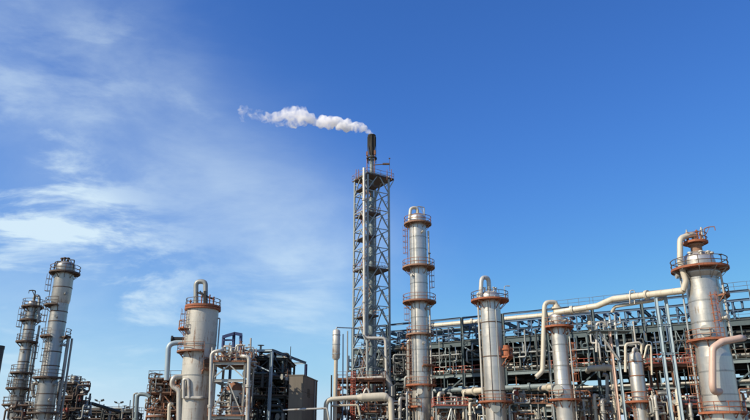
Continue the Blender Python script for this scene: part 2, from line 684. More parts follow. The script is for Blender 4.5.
davit(t['root'], V((c[0], c[1], Zat(243, 75))) + adir(R(75) + t['ang']) * 1.15, 1.25, 1.1, R(85) + t['ang'], 'brown_rust', .06)
p = P(723, 269.5, 74.4)
MB().cyl(p, p + Z1 * 1.7, .05, n=6).box(p + Z1 * 1.75, (.3, .25, .12)).build('floodlight', 'black_steel', t['root'])
lad(t, 345, 296, 24, 'orange_rust')
plat(t, 297, 46, 55, 150, 'brown_rust', 'dark_brown')
plat(t, 341, 45, -100, 35, 'orange_rust', 'brown_rust')
plat(t, 413, 44, -120, 120, 'orange_rust', 'orange_rust')
lad(t, 415, 343, -70, 'brown_rust')
noz(t, 333, -8, .42, .35, 'grey_pipe', 'manhole')
noz(t, 275, -72, .22, .8)
noz(t, 320, 62, .2, .5)
downpipe(t, 276, 341, 72, .12, 'pale_pipe')
downpipe(t, 262, None, -76, .10, 'galvanised')
part_tube(t['root'], [V((c[0], c[1], Zat(392, 75))) + adir(R(4) + t['ang']) * 1.5, P(712.5, 392, 72.2), P(712.5, 348, 72.2), P(722, 341.5, 72.4), P(741, 338, 72.8), P(744, 338, 90)], .36, 'pink_pipe', .8, 'side_draw_pipe', 14)

# --- slim tower with the hooked pipe
t = tower('slim tower with hooked cream pipe arching over its top', 88, (560, 350),
          [(318, 385, 15.6), (385, None, 18.5)], 'cladding', bands=(345, 366, 385), mband='cladding_grey', dome=.35)
TO = t
c = t['c']
plat(t, 327.5, 30, mdeck='orange_rust', mrail='brown_rust', inner=t['secs'][0][2] + .02)
bb = MB().cyl((c[0], c[1], t['top'] - .2), (c[0], c[1], t['top'] + 1.0), .45, n=16).cyl((c[0], c[1], t['top'] + .5), (c[0], c[1], t['top'] + .7), .7, n=18)
bb.build('neck', 'cream_pipe', t['root'])
part_tube(t['root'], [V((c[0], c[1], t['top'] + .6)), V((c[0], c[1], Zat(302, 88))), P(544.5, 302, 87.6), P(542.5, 371, 87.6), P(536, 377, 87.6)], .29, 'cream_pipe', .95, 'overhead_pipe', 14)
lad(t, 400, 343, 75, 'orange_rust')
lad(t, 343, 320, 95, 'orange_rust')
plat(t, 400, 33, -60, 110, 'orange_rust', 'brown_rust')
noz(t, 391, -25, .45, .3, 'grey_pipe', 'manhole')
for a in (-35, 10, 45, 80):
    noz(t, 322, a, .13, .5)
downpipe(t, 330, None, 60, .09)
downpipe(t, 352, None, -72, .08, 'galvanised')

# --- tower with orange crown ring
t = tower('plain silver tower with orange ring platform under its domed head', 92, (492, 340),
          [(297, 362, 20.2), (362, None, 20.8)], 'cladding', bands=(323, 357, 391), mband='dark_brown', dome=.33)
TN = t
c = t['c']
plat(t, 301, 37, mdeck='orange_rust', mrail='dark_brown')
part_tube(t['root'], [V((c[0], c[1], t['top'] - .3)), V((c[0], c[1], Zat(277.5, 92))), P(481.5, 277.5, 91.2), P(480.5, 301, 91.2)], .30, 'white_paint', .8, 'overhead_pipe', 14)
for a, m_ in ((-100, 'pale_pipe'), (-80, 'white_paint')):
    downpipe(t, 293, 420, a, .13, m_, .15)
MB().bar(V((c[0], c[1], Zat(420, 92))) + adir(R(-12) + t['ang']) * (t['secs'][1][2] + .03), V((c[0], c[1], Zat(303, 92))) + adir(R(-12) + t['ang']) * (t['secs'][1][2] + .03), .07).build('conduit', 'dark_brown', t['root'])
downpipe(t, 298, None, 28, .06, 'galvanised', .05)
plat(t, 402, 33, mdeck='orange_rust', mrail='orange_rust', h=.9)
p = plat(t, 357, 40, 50, 100, 'orange_rust', 'orange_rust', 1.1)
q = V((c[0], c[1], Zat(352, 92))) + adir(R(62) + t['ang']) * (t['rad'](15) + .7)
MB().cyl(q - Z1 * .6, q + Z1 * .7, .42, n=14).cyl(q + Z1 * .1, q + Z1 * .3, .6, n=14).build('valve', 'orange_rust', t['root'])
noz(t, 354, 80, .16, 1.1)
noz(t, 408, 0, .4, .3, 'grey_pipe', 'manhole')
for a in (-40, 0, 40, 70):
    p = V((c[0], c[1], 0)) + adir(R(a) + t['ang']) * (t['secs'][0][2] * .7)
    MB().cyl(p + Z1 * (t['ztop'] + .2), p + Z1 * (t['ztop'] + 1.2), .1, n=8).cyl(p + Z1 * (t['ztop'] + 1.1), p + Z1 * (t['ztop'] + 1.2), .2, n=10).build('nozzle', 'cladding', t['root'])
p = P(505, 300, 91)
MB().tube([p, p + Z1 * 1.9, p + Z1 * 2.0 + V((.5, 0, 0))], .045, 6, .2).box(p + Z1 * 2.0 + V((.6, 0, -.05)), (.35, .2, .1)).build('floodlight', 'galvanised', t['root'])

# --- tallest silver tower beside the lattice
t = tower('tallest silver tower ringed by several rusty railed platforms beside the lattice mast', 104, (418, 240),
          [(219, 385, 17.6), (385, None, 19)], 'cladding', bands=(238, 250, 284, 318, 350, 372, 398), mband='cladding_grey', dome=.34)
TM = t
c = t['c']
for py, w, md, a0, a1 in ((224.5, 27, 'faded_rust', 0, 360), (268, 32, 'faded_rust', 0, 360), (302.5, 33, 'brown_rust', -190, 150), (335, 27, 'faded_rust', -150, 120), (366, 30, 'brown_rust', 10, 120), (385.5, 30, 'orange_rust', -150, 130), (407, 27, 'orange_rust', -150, 0)):
    plat(t, py, w, a0, a1, md, 'brown_rust')
for p0, p1, a in ((267, 226, -82), (302, 268, 84), (335, 303, -75), (385, 336, -62), (410, 386, -80)):
    lad(t, p0, p1, a, 'brown_rust')
part_tube(t['root'], [V((c[0], c[1], t['top'] - .3)), V((c[0], c[1], Zat(207.5, 104))), P(410.5, 208, 103.6), P(409.5, 221, 103.4)], .26, 'cream_pipe', .8, 'overhead_pipe', 12)
davit(t['root'], P(424.5, 222, 103.4), 2.2, 1.2, R(-70) + t['ang'], 'galvanised')
downpipe(t, 232, 265, 76, .16, 'white_paint', .2, False)
downpipe(t, 306, None, 64, .13, 'pale_pipe', .2)
downpipe(t, 228, None, -30, .05, 'galvanised', .05, False, 'conduit')
downpipe(t, 340, None, -100, .18, 'pale_pipe', .3)
for py, a in ((234, 30), (277, -40), (310, 50), (344, 20), (395, -20)):
    noz(t, py, a, .14, .35)
noz(t, 392, -8, .3, .3, 'white_paint', 'manhole')
p = P(430, 265, 103)
MB().cyl(p, p + Z1 * 1.9, .05, n=6).box(p + Z1 * 1.9, (.3, .2, .12)).build('floodlight', 'black_steel', t['root'])

# --- short fat stained column with arched pipe
t = tower('short fat stained column crowned by an orange railed ring and arched grey pipe', 95, (202, 320),
          [(309, 345, 31.5), (345, None, 31)], 'white_paint', bands=(345, 376, 399), mband='cladding_grey', dome=.16)
TG = t
c = t['c']
zr = Zat(308.5, 95)
platform(t['root'], c, zr + .15, t['secs'][0][2] * .55, t['secs'][0][2] + .22, 0, 360, t['ang'], 'orange_rust', 'dark_brown', 1.05, False, toe=.35)
MB().arcplate(c, t['secs'][0][2] + .01, t['secs'][0][2] + .3, zr - .3, zr - .05, 0, 360).build('rim', 'orange_rust', t['root'])
part_tube(t['root'], [P(196, 309, 94.4), P(196, 281.5, 94.4), P(205.5, 281.5, 94.4), P(205.5, 309, 94.4)], .34, 'grey_pipe', .62, 'overhead_pipe', 14)
bb = MB().bar(P(197, 292, 94.2), P(214, 299.5, 94.2), .22).bar(P(205, 291, 93.8), P(205, 305, 93.8), .3).bar(P(200, 291, 93.9), P(206, 300, 93.9), .2)
bb.build('davit', 'black_steel', t['root'])
for x_, h_ in ((201, 2.2), (209, 1.9), (190, 1.2), (213, 1.6)):
    p = P(x_, 308, 94)
    MB().cyl(p, p + Z1 * h_, .1, n=8).cyl(p + Z1 * h_ * .7, p + Z1 * (h_ * .7 + .1), .2, n=10).build('nozzle', 'orange_rust', t['root'])
lad(t, 346, 311, -62, 'brown_rust')
plat(t, 330, 44, -88, -50, 'orange_rust', 'brown_rust')
plat(t, 352.5, 43, -120, 12, 'brown_rust', 'brown_rust')
plat(t, 371, 38, 15, 75, 'brown_rust', 'brown_rust', 1.6)
part_tube(t['root'], [P(183.5, 398, 92.8), P(183.8, 379, 92.8), P(188.6, 379, 92.8), P(189.2, 398, 92.8)], .22, 'white_paint', .45, 'loop_pipe', 12)
part_tube(t['root'], [P(184.5, 397.5, 92.9), P(202, 398, 92.9), P(205, 398, 95)], .24, 'white_paint', .4, 'side_pipe', 12)
part_tube(t['root'], [P(198, 342, 95), P(168.5, 343, 94), P(166.7, 380, 94)], .36, 'pale_blue_steel', 1.0, 'side_pipe', 14)
part_tube(t['root'], [P(190, 376, 94.6), P(173, 377, 93.4), P(171.8, 386, 93.4), P(179, 390, 93.4), P(179, 425, 93.4)], .34, 'white_paint', .8, 'side_pipe', 14)
downpipe(t, 318, None, 82, .1, 'galvanised', .15)
downpipe(t, 360, None, 70, .18, 'pale_pipe', .2)
noz(t, 340, -95, .35, 1.6, 'black_steel')
noz(t, 364, 30, .4, .3, 'dark_brown', 'manhole')

# --- far pair of dark banded towers
t = tower('tall weathered grey tower with a dark railed crown, larger of a close pair', 104, (62.2, 290),
          [(266.5, 300, 18.0), (300, 379, 16.5), (379, None, 19)], 'cladding_grey', bands=(288, 312, 322, 352, 366, 394, 406), mband='dark_brown', dome=.3)
c = t['c']
for py, w, a0, a1 in ((273.5, 28.5, 0, 360), (306, 28, -150, -10), (337, 27, -150, -20), (336.5, 29, 40, 140), (378, 29, -150, 60), (413, 30, -150, 90)):
    plat(t, py, w, a0, a1, 'dark_brown', 'dark_brown')
for p0, p1, a in ((306, 275, -92), (337, 308, -85), (378, 338, -40), (413, 379, -70)):
    lad(t, p0, p1, a, 'dark_brown', True)
downpipe(t, 336, None, 84, .24, 'grey_pipe', .25, False)
downpipe(t, 337, None, 100, .16, 'grey_pipe', .9, False)
part_tube(t['root'], [P(41, 396, 103.2), P(32.8, 396, 103.2), P(32.8, 383, 103.2), P(41, 383, 103.2)], .26, 'grey_pipe', .6, 'side_pipe')
davit(t['root'], P(72.5, 273, 103), 1.8, 1.3, R(-100), 'black_steel')
davit(t['root'], P(53.5, 273, 103), 1.5, .9, R(80), 'black_steel')
for a in (-50, 0, 40):
    p = V((c[0], c[1], t['ztop'])) + adir(R(a)) * .7
    MB().cyl(p, p + Z1 * 1.3, .16, n=10).cyl(p + Z1 * 1.1, p + Z1 * 1.25, .28, n=12).build('nozzle', 'dark_brown', t['root'])
for py, a in ((295, 20), (318, -10), (345, 60), (385, 40), (400, 20)):
    noz(t, py, a, .15, .45, 'grey_pipe')

t = tower('slender soot-streaked tower with six dark platforms, smaller of a close pair', 106, (32.2, 310),
          [(304, 373, 10.6), (373, None, 12.5)], 'cladding_grey', bands=(330, 350, 362, 380, 396), mband='dark_brown', dome=.35)
c = t['c']
for py, w, a0, a1 in ((307, 20, 0, 360), (320.5, 19, -140, 120), (342, 20, 0, 360), (373, 21, 0, 360), (388.5, 24, -150, 130), (405, 26, -150, 150)):
    plat(t, py, w, a0, a1, 'dark_brown', 'dark_brown')
for p0, p1, a in ((342, 308, -80), (373, 343, 70), (405, 374, -60)):
    lad(t, p0, p1, a, 'dark_brown')
part_tube(t['root'], [V((c[0], c[1], t['top'] - .2)), V((c[0], c[1], Zat(295.5, 106))), P(39.5, 296, 105.6), P(38, 322, 105.4)], .22, 'grey_pipe', .7, 'overhead_pipe')
davit(t['root'], P(34, 300, 105.2), 1.2, 1.0, R(-90), 'black_steel')
downpipe(t, 325, None, 80, .16, 'grey_pipe', .3, False)
downpipe(t, 345, None, 55, .12, 'pale_pipe', .15)
for py, a in ((332, 10), (352, -20), (380, 30), (397, 0)):
    noz(t, py, a, .14, .4, 'grey_pipe')

# --- lattice column assembly behind the pair
t = tower('thin short column wrapped in scaffold decks behind the weathered pair', 118, (74.5, 380), [(378, None, 6.5)], 'grey_pipe', bands=(390,), dome=.4)
for py, w in ((383, 13), (391, 14), (400.5, 20), (410, 17)):
    plat(t, py, w, 0, 360, 'dark_brown', 'dark_brown')
lad(t, 420, 378, 80, 'dark_brown')
for dx, dz in ((-4, 4), (5, 2), (9, -3)):
    p = P(74.5 + dx, 385, 118)
    MB().cyl((p.x, p.y, 0), (p.x, p.y, p.z + dz * .2 + 1), .09, n=6).build('vent_pipe', 'dark_steel', t['root'])

# --- dark stack cut by the picture's edge
X0 = P(-3, 355, 90).x
o = thing('chimney_stack', 'plain dark grey stack standing apart beyond the pair of weathered towers', 'chimney', (X0, 90, 0))
r_ = M(11, 90, 13) / 2
MB().lathe((X0, 90), [(r_ * 1.15, 0), (r_, 3), (r_, Zat(346, 90))], 32).build('flue', 'duct_metal', o)
MB().arcplate((X0, 90), r_ * .8, r_ * 1.06, Zat(346, 90) - .4, Zat(346, 90) + .03, 0, 360).build('rim', 'dark_steel', o)


# ------------------------------------------------------------------ flare mast
def flare():
    Y = 113
    X = P(371.5, 250, Y).x
    zt = Zat(178, Y)
    wtot = M(35.5, Y, 30)
    yaw = R(33)
    a = wtot / (math.cos(yaw) + math.sin(yaw))
    hw = a / 2
    ex, ey = V((math.cos(yaw), math.sin(yaw), 0)), V((-math.sin(yaw), math.cos(yaw), 0))
    o = thing('flare_mast', 'tall square lattice steel mast carrying a smoking flare stack', 'flare mast', (X, Y, 0))
    C0 = V((X, Y, 0))
    cor = [C0 + ex * sx * hw + ey * sy * hw for sx, sy in ((-1, -1), (1, -1), (1, 1), (-1, 1))]
    for p in cor:
        MB().cyl(p, p + Z1 * zt, .19, n=8).build('leg', 'mast_steel', o)
    npan = 14
    z0 = 0
    H = zt / npan
    for k in range(npan):
        for i in range(4):
            p, q = cor[i], cor[(i + 1) % 4]
            zb, z_ = k * H, (k + 1) * H
            MB().bar(p + Z1 * z_, q + Z1 * z_, .13).build('strut', 'mast_steel', o)
            mid = (p + q) / 2
            MB().bar(p + Z1 * (zb + .1), mid + Z1 * (z_ - .05), .145).build('brace', 'mast_steel' if (k + i) % 3 else 'pale_green_steel', o)
            MB().bar(q + Z1 * (zb + .1), mid + Z1 * (z_ - .05), .145).build('brace', 'mast_steel', o)
            MB().bar((p + (mid - p) * .5) + Z1 * (zb + H * .5), p + Z1 * (zb + H * .62), .07).build('stay', 'mast_steel', o)
            MB().bar((q + (mid - q) * .5) + Z1 * (zb + H * .5), q + Z1 * (zb + H * .62), .07).build('stay', 'mast_steel', o)

    def deck(z, x0, x1, y0, y1, m='dark_brown', rail=True):
        d = MB().quadbox(C0 + ex * (x0 + x1) / 2 + ey * (y0 + y1) / 2 + Z1 * z, ex * (x1 - x0) / 2, ey * (y1 - y0) / 2, Z1 * .06)
        d.quadbox(C0 + ex * (x0 + x1) / 2 + ey * (y0 + .05) + Z1 * (z + .02), ex * (x1 - x0) / 2, ey * .05, Z1 * .14)
        d.quadbox(C0 + ex * (x1 - .05) + ey * (y0 + y1) / 2 + Z1 * (z + .02), ex * .05, ey * (y1 - y0) / 2, Z1 * .14)
        d = d.build('platform', m, o)
        if rail:
            bb = MB()
            cs = [C0 + ex * x + ey * y + Z1 * z for x, y in ((x0, y0), (x1, y0), (x1, y1), (x0, y1))]
            for i in range(4):
                p, q = cs[i], cs[(i + 1) % 4]
                nn = max(2, int((q - p).length / 1.2))
                for j in range(nn):
                    s_ = p + (q - p) * j / nn
                    bb.bar(s_, s_ + Z1 * 1.1, .05)
                for hh in (.55, 1.1):
                    bb.bar(p + Z1 * hh, q + Z1 * hh, .05)
            bb.build('railing', 'faded_rust', d)
    deck(Zat(180, Y), -hw - .25, hw + 1.0, -hw - .2, hw + .5)
    deck(Zat(190.5, Y), -hw, .1, -hw, hw, rail=False)
    deck(Zat(217, Y), -hw, hw * .2, -hw, hw)
    deck(Zat(240, Y), -hw, -hw * .2, -hw, hw, rail=False)
    deck(Zat(271, Y), -hw - .2, hw, -hw, hw)
    deck(Zat(318, Y), -hw, 0, -hw, hw)
    for i in (1, 2):
        p = cor[i]
        dd = (ex * 1.0 + ey * (-.2 if i == 1 else .4))
        MB().bar(p + Z1 * (Zat(180, Y) - 2.0), p + dd + Z1 * (Zat(180, Y) - .1), .14).build('corbel', 'mast_steel', o)
    # zigzag ladders inside
    zz = [Zat(v, Y) for v in (378, 348, 318, 295, 271, 244, 217, 198, 181)]
    for k in range(len(zz) - 1):
        s_ = -1 if k % 2 else 1
        p = C0 - ex * hw * .72 + ey * s_ * hw * .6 + Z1 * zz[k]
        q = C0 - ex * hw * .72 - ey * s_ * hw * .6 + Z1 * zz[k + 1]
        bb = MB().bar(p, q, .07, .16).bar(p + ex * .5, q + ex * .5, .07, .16)
        for j in range(14):
            w_ = p + (q - p) * j / 14
            bb.bar(w_, w_ + ex * .5, .05, .03)
        bb.bar(p + Z1 * 1.0, q + Z1 * 1.0, .05).bar(p + Z1 * 1.0 + ex * .5, q + Z1 * 1.0 + ex * .5, .05)
        bb.build('stair', 'faded_rust', o)
    # flare stack pipe in the middle and its tip
    top = V((X, Y, 0))
    zs = Zat(153, Y)
    bb = MB().cyl(top, top + Z1 * Zat(200, Y), .48, n=18).cyl(top + Z1 * Zat(200, Y), top + Z1 * Zat(196, Y), .48, .36, n=18).cyl(top + Z1 * Zat(196, Y), top + Z1 * zs, .36, n=18)
    bb.build('stack_pipe', 'pale_green_steel', o)
    z1, z2 = Zat(151, Y), Zat(135.5, Y)
    bb = MB().lathe((X, Y), [(.36, zs - .6), (.5, zs), (.62, z1 + .4), (.68, z1 + 1.0), (.68, z2 - .25), (.74, z2 - .2), (.74, z2)], 24)
    tip = bb.build('flare_tip', 'soot', o)
    for k in range(8):
        d_ = adir(k / 8 * math.tau)
        p = V((X, Y, 0)) + d_ * .74
        MB().cyl(p + Z1 * (z1 - 2.4), p + Z1 * (z2 - .3), .06, n=6).build('steam_tube', 'soot', tip)
    for k in range(3):
        d_ = adir(R(40 + k * 120))
        p = V((X, Y, 0)) + d_ * .85
        MB().cyl(p + Z1 * Zat(180, Y), p + Z1 * (z1 - .3), .07, n=6).box(p + Z1 * (z1 - .6), (.3, .3, .8)).build('pilot_burner', 'brown_rust', o)
    MB().arcplate((X, Y), .6, .95, z1 - 1.6, z1 - 1.4, 0, 360).build('steam_ring', 'soot', o)
    # arm at the top
    p = P(373, 165, Y - 1)
    bb = MB().bar(p, P(389, 164, Y - 1), .12).box(P(386, 164, Y - 1), (1.2, .3, .3)).cyl(P(389.5, 171, Y - 1), P(389.5, 158, Y - 1), .04, n=6).box(P(389.5, 158.5, Y - 1), (.3, .2, .15))
    bb.bar(P(373, 178, Y - 1), p, .12)
    bb.build('crane_arm', 'dark_brown', o)
    for px_ in (356, 358.5, 387, 391.5):
        p = P(px_, 180, Y - 1.5)
        MB().cyl(p, p + Z1 * 2.0, .05, n=6).build('lightning_rod', 'brown_rust', o)
    return o, C0, ex, ey, hw


FL, FC, fex, fey, fhw = flare()
Yf = 109.6
pipe_thing('white riser pipe climbing the lattice mast face and jogging sideways near its base',
           [P(364, 168, Yf), P(364.5, 338, Yf), P(385.5, 338, Yf), P(386.5, 377, Yf), P(338, 379.5, Yf)], .25, 'white_paint', 'riser_pipe', bend=.7, n=14, flanges=((0, .2), (0, .55), (0, .8)))

# ------------------------------------------------------------------ smoke
def smoke():
    import mathutils
    rnd = random.Random(3)
    path = [(371.5, 134.5, 3.2), (367, 131, 4.5), (361, 128.5, 4.8), (354, 126.5, 5.6), (346, 125, 6.2), (338, 124, 6.4), (330, 123.5, 6.9), (322, 122.5, 7.2), (314, 121.5, 6.8),
            (306, 120.5, 8), (298, 117.5, 9.5), (290, 116, 9.5), (282, 118.5, 8.5), (274, 119, 7.8), (266, 118, 7), (258, 116.5, 6), (251, 114, 5)]
    v, f = [], []
    import bmesh
    bm = bmesh.new()
    for k, (x, y, r) in enumerate(path):
        for j in range(5 if k > 1 else 1):
            q = P(x + rnd.uniform(-4, 4) * (k > 0), y + rnd.uniform(-.55, .55) * r * (k > 1), 113 + rnd.uniform(-.5, .5) * M(r, 113, 45) * (k > 1))
            rr = M(r, 113, 45) * (rnd.uniform(.5, .9) if k > 1 else .7)
            mt = Matrix.Translation(q) @ Matrix.Scale(rr, 4)
            bmesh.ops.create_icosphere(bm, subdivisions=2, radius=1, matrix=mt)
    for x, y, r in ((243, 112, 4.5), (241, 117, 3.6), (245, 120, 2.6), (247, 108.5, 2.4), (252, 111, 2.5)):
        for j in range(3):
            q = P(x + rnd.uniform(-2, 2), y + rnd.uniform(-2, 2), 113)
            bmesh.ops.create_icosphere(bm, subdivisions=2, radius=1, matrix=Matrix.Translation(q) @ Matrix.Scale(M(r, 113, 45) * rnd.uniform(.7, 1.2), 4))
    me = bpy.data.meshes.new('smoke_plume')
    o0 = P(371, 134, 113)
    for vv in bm.verts:
        vv.co -= o0
    bm.to_mesh(me)
    bm.free()
    ob = bpy.data.objects.new('smoke_plume', me)
    ob.location = o0
    COL.objects.link(ob)
    rm = ob.modifiers.new('remesh', 'REMESH')
    rm.mode = 'VOXEL'
    rm.voxel_size = .22
    sm = ob.modifiers.new('smooth', 'SMOOTH')
    sm.iterations = 4
    tx = bpy.data.textures.new('puffs', 'CLOUDS')
    tx.noise_scale = 1.1
    dp = ob.modifiers.new('puffs', 'DISPLACE')
    dp.texture = tx
    dp.strength = .9
    dp.mid_level = .5
    m = bpy.data.materials.new('smoke')
    m.use_nodes = True
    tr = m.node_tree
    tr.nodes.clear()
    out = node(tr, 'ShaderNodeOutputMaterial')
    pv = node(tr, 'ShaderNodeVolumePrincipled')
    pv.inputs['Color'].default_value = (.995, .992, .985, 1)
    pv.inputs['Anisotropy'].default_value = 0.0
    g = node(tr, 'ShaderNodeNewGeometry')
    n = node(tr, 'ShaderNodeTexNoise')
    n.inputs['Scale'].default_value = .62
    n.inputs['Distortion'].default_value = .5
    n.inputs['Detail'].default_value = 7
    n.inputs['Roughness'].default_value = .6
    tr.links.new(g.outputs['Position'], n.inputs['Vector'])
    sp = node(tr, 'ShaderNodeSeparateXYZ')
    tr.links.new(g.outputs['Position'], sp.inputs[0])
    xl, xr = P(240, 115, 113).x, P(345, 124, 113).x
    grad = smooth(tr, sp.outputs['X'], xl - 2, xr)
    lo = mth(tr, 'MULTIPLY_ADD', grad, -.10, .515)
    dn = mth(tr, 'MAXIMUM', mth(tr, 'SUBTRACT', n.outputs['Fac'], lo), 0.0)
    dn = mth(tr, 'MULTIPLY', dn, mth(tr, 'MULTIPLY_ADD', grad, 9.5, 4.0))
    tr.links.new(dn, pv.inputs['Density'])
    tr.links.new(pv.outputs['Volume'], out.inputs['Volume'])
    me.materials.append(m)
    tag(ob, 'white smoke drifting sideways from the flare tip', 'smoke', kind='stuff')


smoke()


# ------------------------------------------------------------------ the long pipe rack
RR = P(750, 290, 90)
_d = ray(336, 330)
_k = (RR.z - CH) / _d.z
RL = V((_d.x * _k, _d.y * _k, RR.z))
ES = (RL - RR)
ES.z = 0
ES.normalize()                               # along the rack, receding
EN = V((-ES.y, ES.x, 0)) if ES.x > 0 else V((ES.y, -ES.x, 0))   # across it, away from the lens
R00 = V((RR.x, RR.y, 0))
E_DIR = ES


def rk(s_, t_, z):
    return R00 + ES * s_ + EN * t_ + Z1 * z


def rs(px, py, t_=0):
    """(s, z) where a pixel's ray meets the upright plane t = t_ of the rack"""
    d = ray(px, py)
    o_ = R00 + EN * t_
    k = o_.dot(EN) / d.dot(EN)
    p = d * k
    return (p - R00).dot(ES), CH + p.z


S0, S1, BAY = -14.0, 63.2, 7.0
ss = [S0 + BAY * k for k in range(12)]
ss = [x for x in ss if x <= S1 + .1]
TS = (0, 8, 16)
rack = thing('pipe_rack', 'long multi-level dark steel pipe rack running behind the silver towers', 'pipe rack', rk(S0, 0, 0))
LV = (6.6, 12.2, 17.2)
# posts
for i, s_ in enumerate(ss):
    for t_ in TS:
        m_ = 'green_steel' if t_ else ('pale_green_steel' if i in (2, 3) else 'green_steel')
        MB().ibeam(rk(s_, t_, 0), rk(s_, t_, 21.5 if t_ == 0 else 20.4), .42, .42).build('post', m_, rack)
    for z in LV + (20.2,):
        for a_, b_ in zip(TS[:-1], TS[1:]):
            MB().ibeam(rk(s_, a_ + .24, z), rk(s_, b_ - .24, z), .3, .5).build('cross_beam', 'green_steel', rack)
for i in range(len(ss) - 1):
    a_, b_ = ss[i] + .24, ss[i + 1] - .24
    for t_ in TS:
        for z, h_, m_ in ((6.6, .5, 'pale_green_steel'), (9.2, .35, 'green_steel'), (12.2, .55, 'pale_green_steel'), (14.6, .3, 'green_steel'), (17.2, .8, 'green_steel'), (20.2, .32, 'blue_steel'), (21.4, .28, 'blue_steel')):
            if t_ == 16 and z in (9.2, 14.6, 21.4):
                continue
            if t_ == 8 and z > 20.5:
                continue
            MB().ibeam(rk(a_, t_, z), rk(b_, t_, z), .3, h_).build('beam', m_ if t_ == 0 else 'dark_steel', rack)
    if i % 3 == 1:
        MB().bar(rk(a_, 0, 12.5), rk(b_, 0, 16.7), .2).build('brace', 'pale_green_steel', rack)
    if i % 3 == 2:
        MB().bar(rk(b_, 0, 7.0), rk(a_, 0, 11.8), .2).build('brace', 'green_steel', rack)
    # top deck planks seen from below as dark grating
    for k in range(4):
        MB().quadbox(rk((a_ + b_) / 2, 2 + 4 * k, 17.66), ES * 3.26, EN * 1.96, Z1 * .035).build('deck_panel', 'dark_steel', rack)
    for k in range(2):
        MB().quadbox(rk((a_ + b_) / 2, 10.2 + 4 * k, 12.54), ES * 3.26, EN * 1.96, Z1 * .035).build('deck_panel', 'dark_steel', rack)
    # handrails
    for z, t_, m_ in ((17.7, -.25, 'blue_steel'), (12.6, -.2, 'red_paint' if i in (3, 5, 7, 8) else 'dark_brown'), (21.55, 0.0, 'blue_steel')):
        if z > 21 and i > 5:
            continue
        bb = MB()
        for k in range(5):
            bb.bar(rk(a_ + 1.62 * k, t_, z), rk(a_ + 1.62 * k, t_, z + 1.1), .06)
        for hh in (.55, 1.1):
            bb.bar(rk(a_ - .2, t_, z + hh), rk(b_ + .2, t_, z + hh), .06)
        bb.build('handrail', m_, rack)
    for k in (1, 2):
        sx_ = a_ + (b_ - a_) * k / 3
        MB().ibeam(rk(sx_, 0, 17.62), rk(sx_, 0, 20.02), .2, .2).build('stub_post', 'blue_steel', rack)
        MB().ibeam(rk(sx_, 0.2, 20.2), rk(sx_, 7.8, 20.2), .12, .16).build('cross_beam', 'blue_steel', rack)
    # catwalk planks on the top beams
    if i <= 5:
        MB().quadbox(rk((a_ + b_) / 2, .6, 21.58), ES * 3.4, EN * .55, Z1 * .03).build('catwalk', 'dark_steel', rack)

# secondary steel, cable trays and pipes dropping down the rack's front
rnd = random.Random(77)
for i in range(len(ss) - 1):
    a_, b_ = ss[i] + .24, ss[i + 1] - .24
    for k in range(1, 5):
        sx_ = a_ + (b_ - a_) * k / 5 + rnd.uniform(-.3, .3)
        MB().bar(rk(sx_, -.08, 12.5), rk(sx_, -.08, 16.78), .13).build('secondary_post', rnd.choice(('blue_steel', 'green_steel', 'pale_green_steel')), rack)
        if rnd.random() < .55:
            MB().bar(rk(sx_, -.1, rnd.uniform(13.2, 14.2)), rk(sx_ + rnd.choice((-1, 1)) * 1.25, -.1, 16.7), .1).build('knee_brace', rnd.choice(('blue_steel', 'pale_green_steel')), rack)
        if rnd.random() < .6:
            MB().bar(rk(sx_, .3, 6.9), rk(sx_, .3, 11.9), .14).build('secondary_post', rnd.choice(('green_steel', 'pale_green_steel', 'brown_rust')), rack)
    z = rnd.choice((15.1, 15.5, 14.9))
    if i % 4 != 3:
        tr_ = MB().quadbox(rk((a_ + b_) / 2, -.42, z), ES * 3.3, EN * .22, Z1 * .015).quadbox(rk((a_ + b_) / 2, -.64, z + .06), ES * 3.3, EN * .012, Z1 * .07).quadbox(rk((a_ + b_) / 2, -.2, z + .06), ES * 3.3, EN * .012, Z1 * .07)
        tr_.build('cable_tray', 'galvanised', rack)
dm = ['duct_metal', 'grey_pipe', 'pale_pipe', 'blue_steel', 'green_steel']
dn_ = ['dull black', 'weathered grey', 'pale cream', 'dark blue', 'dark teal']
for k in range(64):
    s_ = rnd.uniform(-6, 62)
    q = rnd.choice((0, 0, 1, 1, 2, 3, 4, 4))
    zt_ = rnd.choice((17.0, 18.4, 16.2))
    zb_ = rnd.choice((13.2, 13.0, 14.2, 9.8, 7.4)) if zt_ < 17.5 else rnd.choice((14.4, 13.6, 15.2))
    t_ = -.35 - rnd.random() * .5
    if zt_ > 17.5:
        pts = [rk(s_, 1.8, zt_), rk(s_, t_ - .3, zt_), rk(s_, t_ - .3, zb_), rk(s_ + rnd.choice((-1, 1)) * rnd.uniform(.8, 2), t_ - .3, zb_)]
    else:
        d_ = rnd.choice((-1, 1)) * rnd.uniform(.6, 1.8)
        zm = rnd.uniform(zb_ + .8, zt_ - 1)
        pts = [rk(s_, .6, zt_), rk(s_, t_, zt_), rk(s_, t_, zm), rk(s_ + d_, t_, zm), rk(s_ + d_, t_, zb_), rk(s_ + d_, 1.0, zb_)]
    pipe_thing(f"{dn_[q]} pipe dropping {'over the top deck edge' if zt_ > 17.5 else 'in steps'} to the rack's " + ('lowest' if zb_ < 8 else 'middle' if zb_ < 10 else 'upper') + ' level',
               pts, rnd.uniform(.07, .15), dm[q], 'drop_pipe', 'pipes dropping down the front of the rack', n=8, bend=.3)

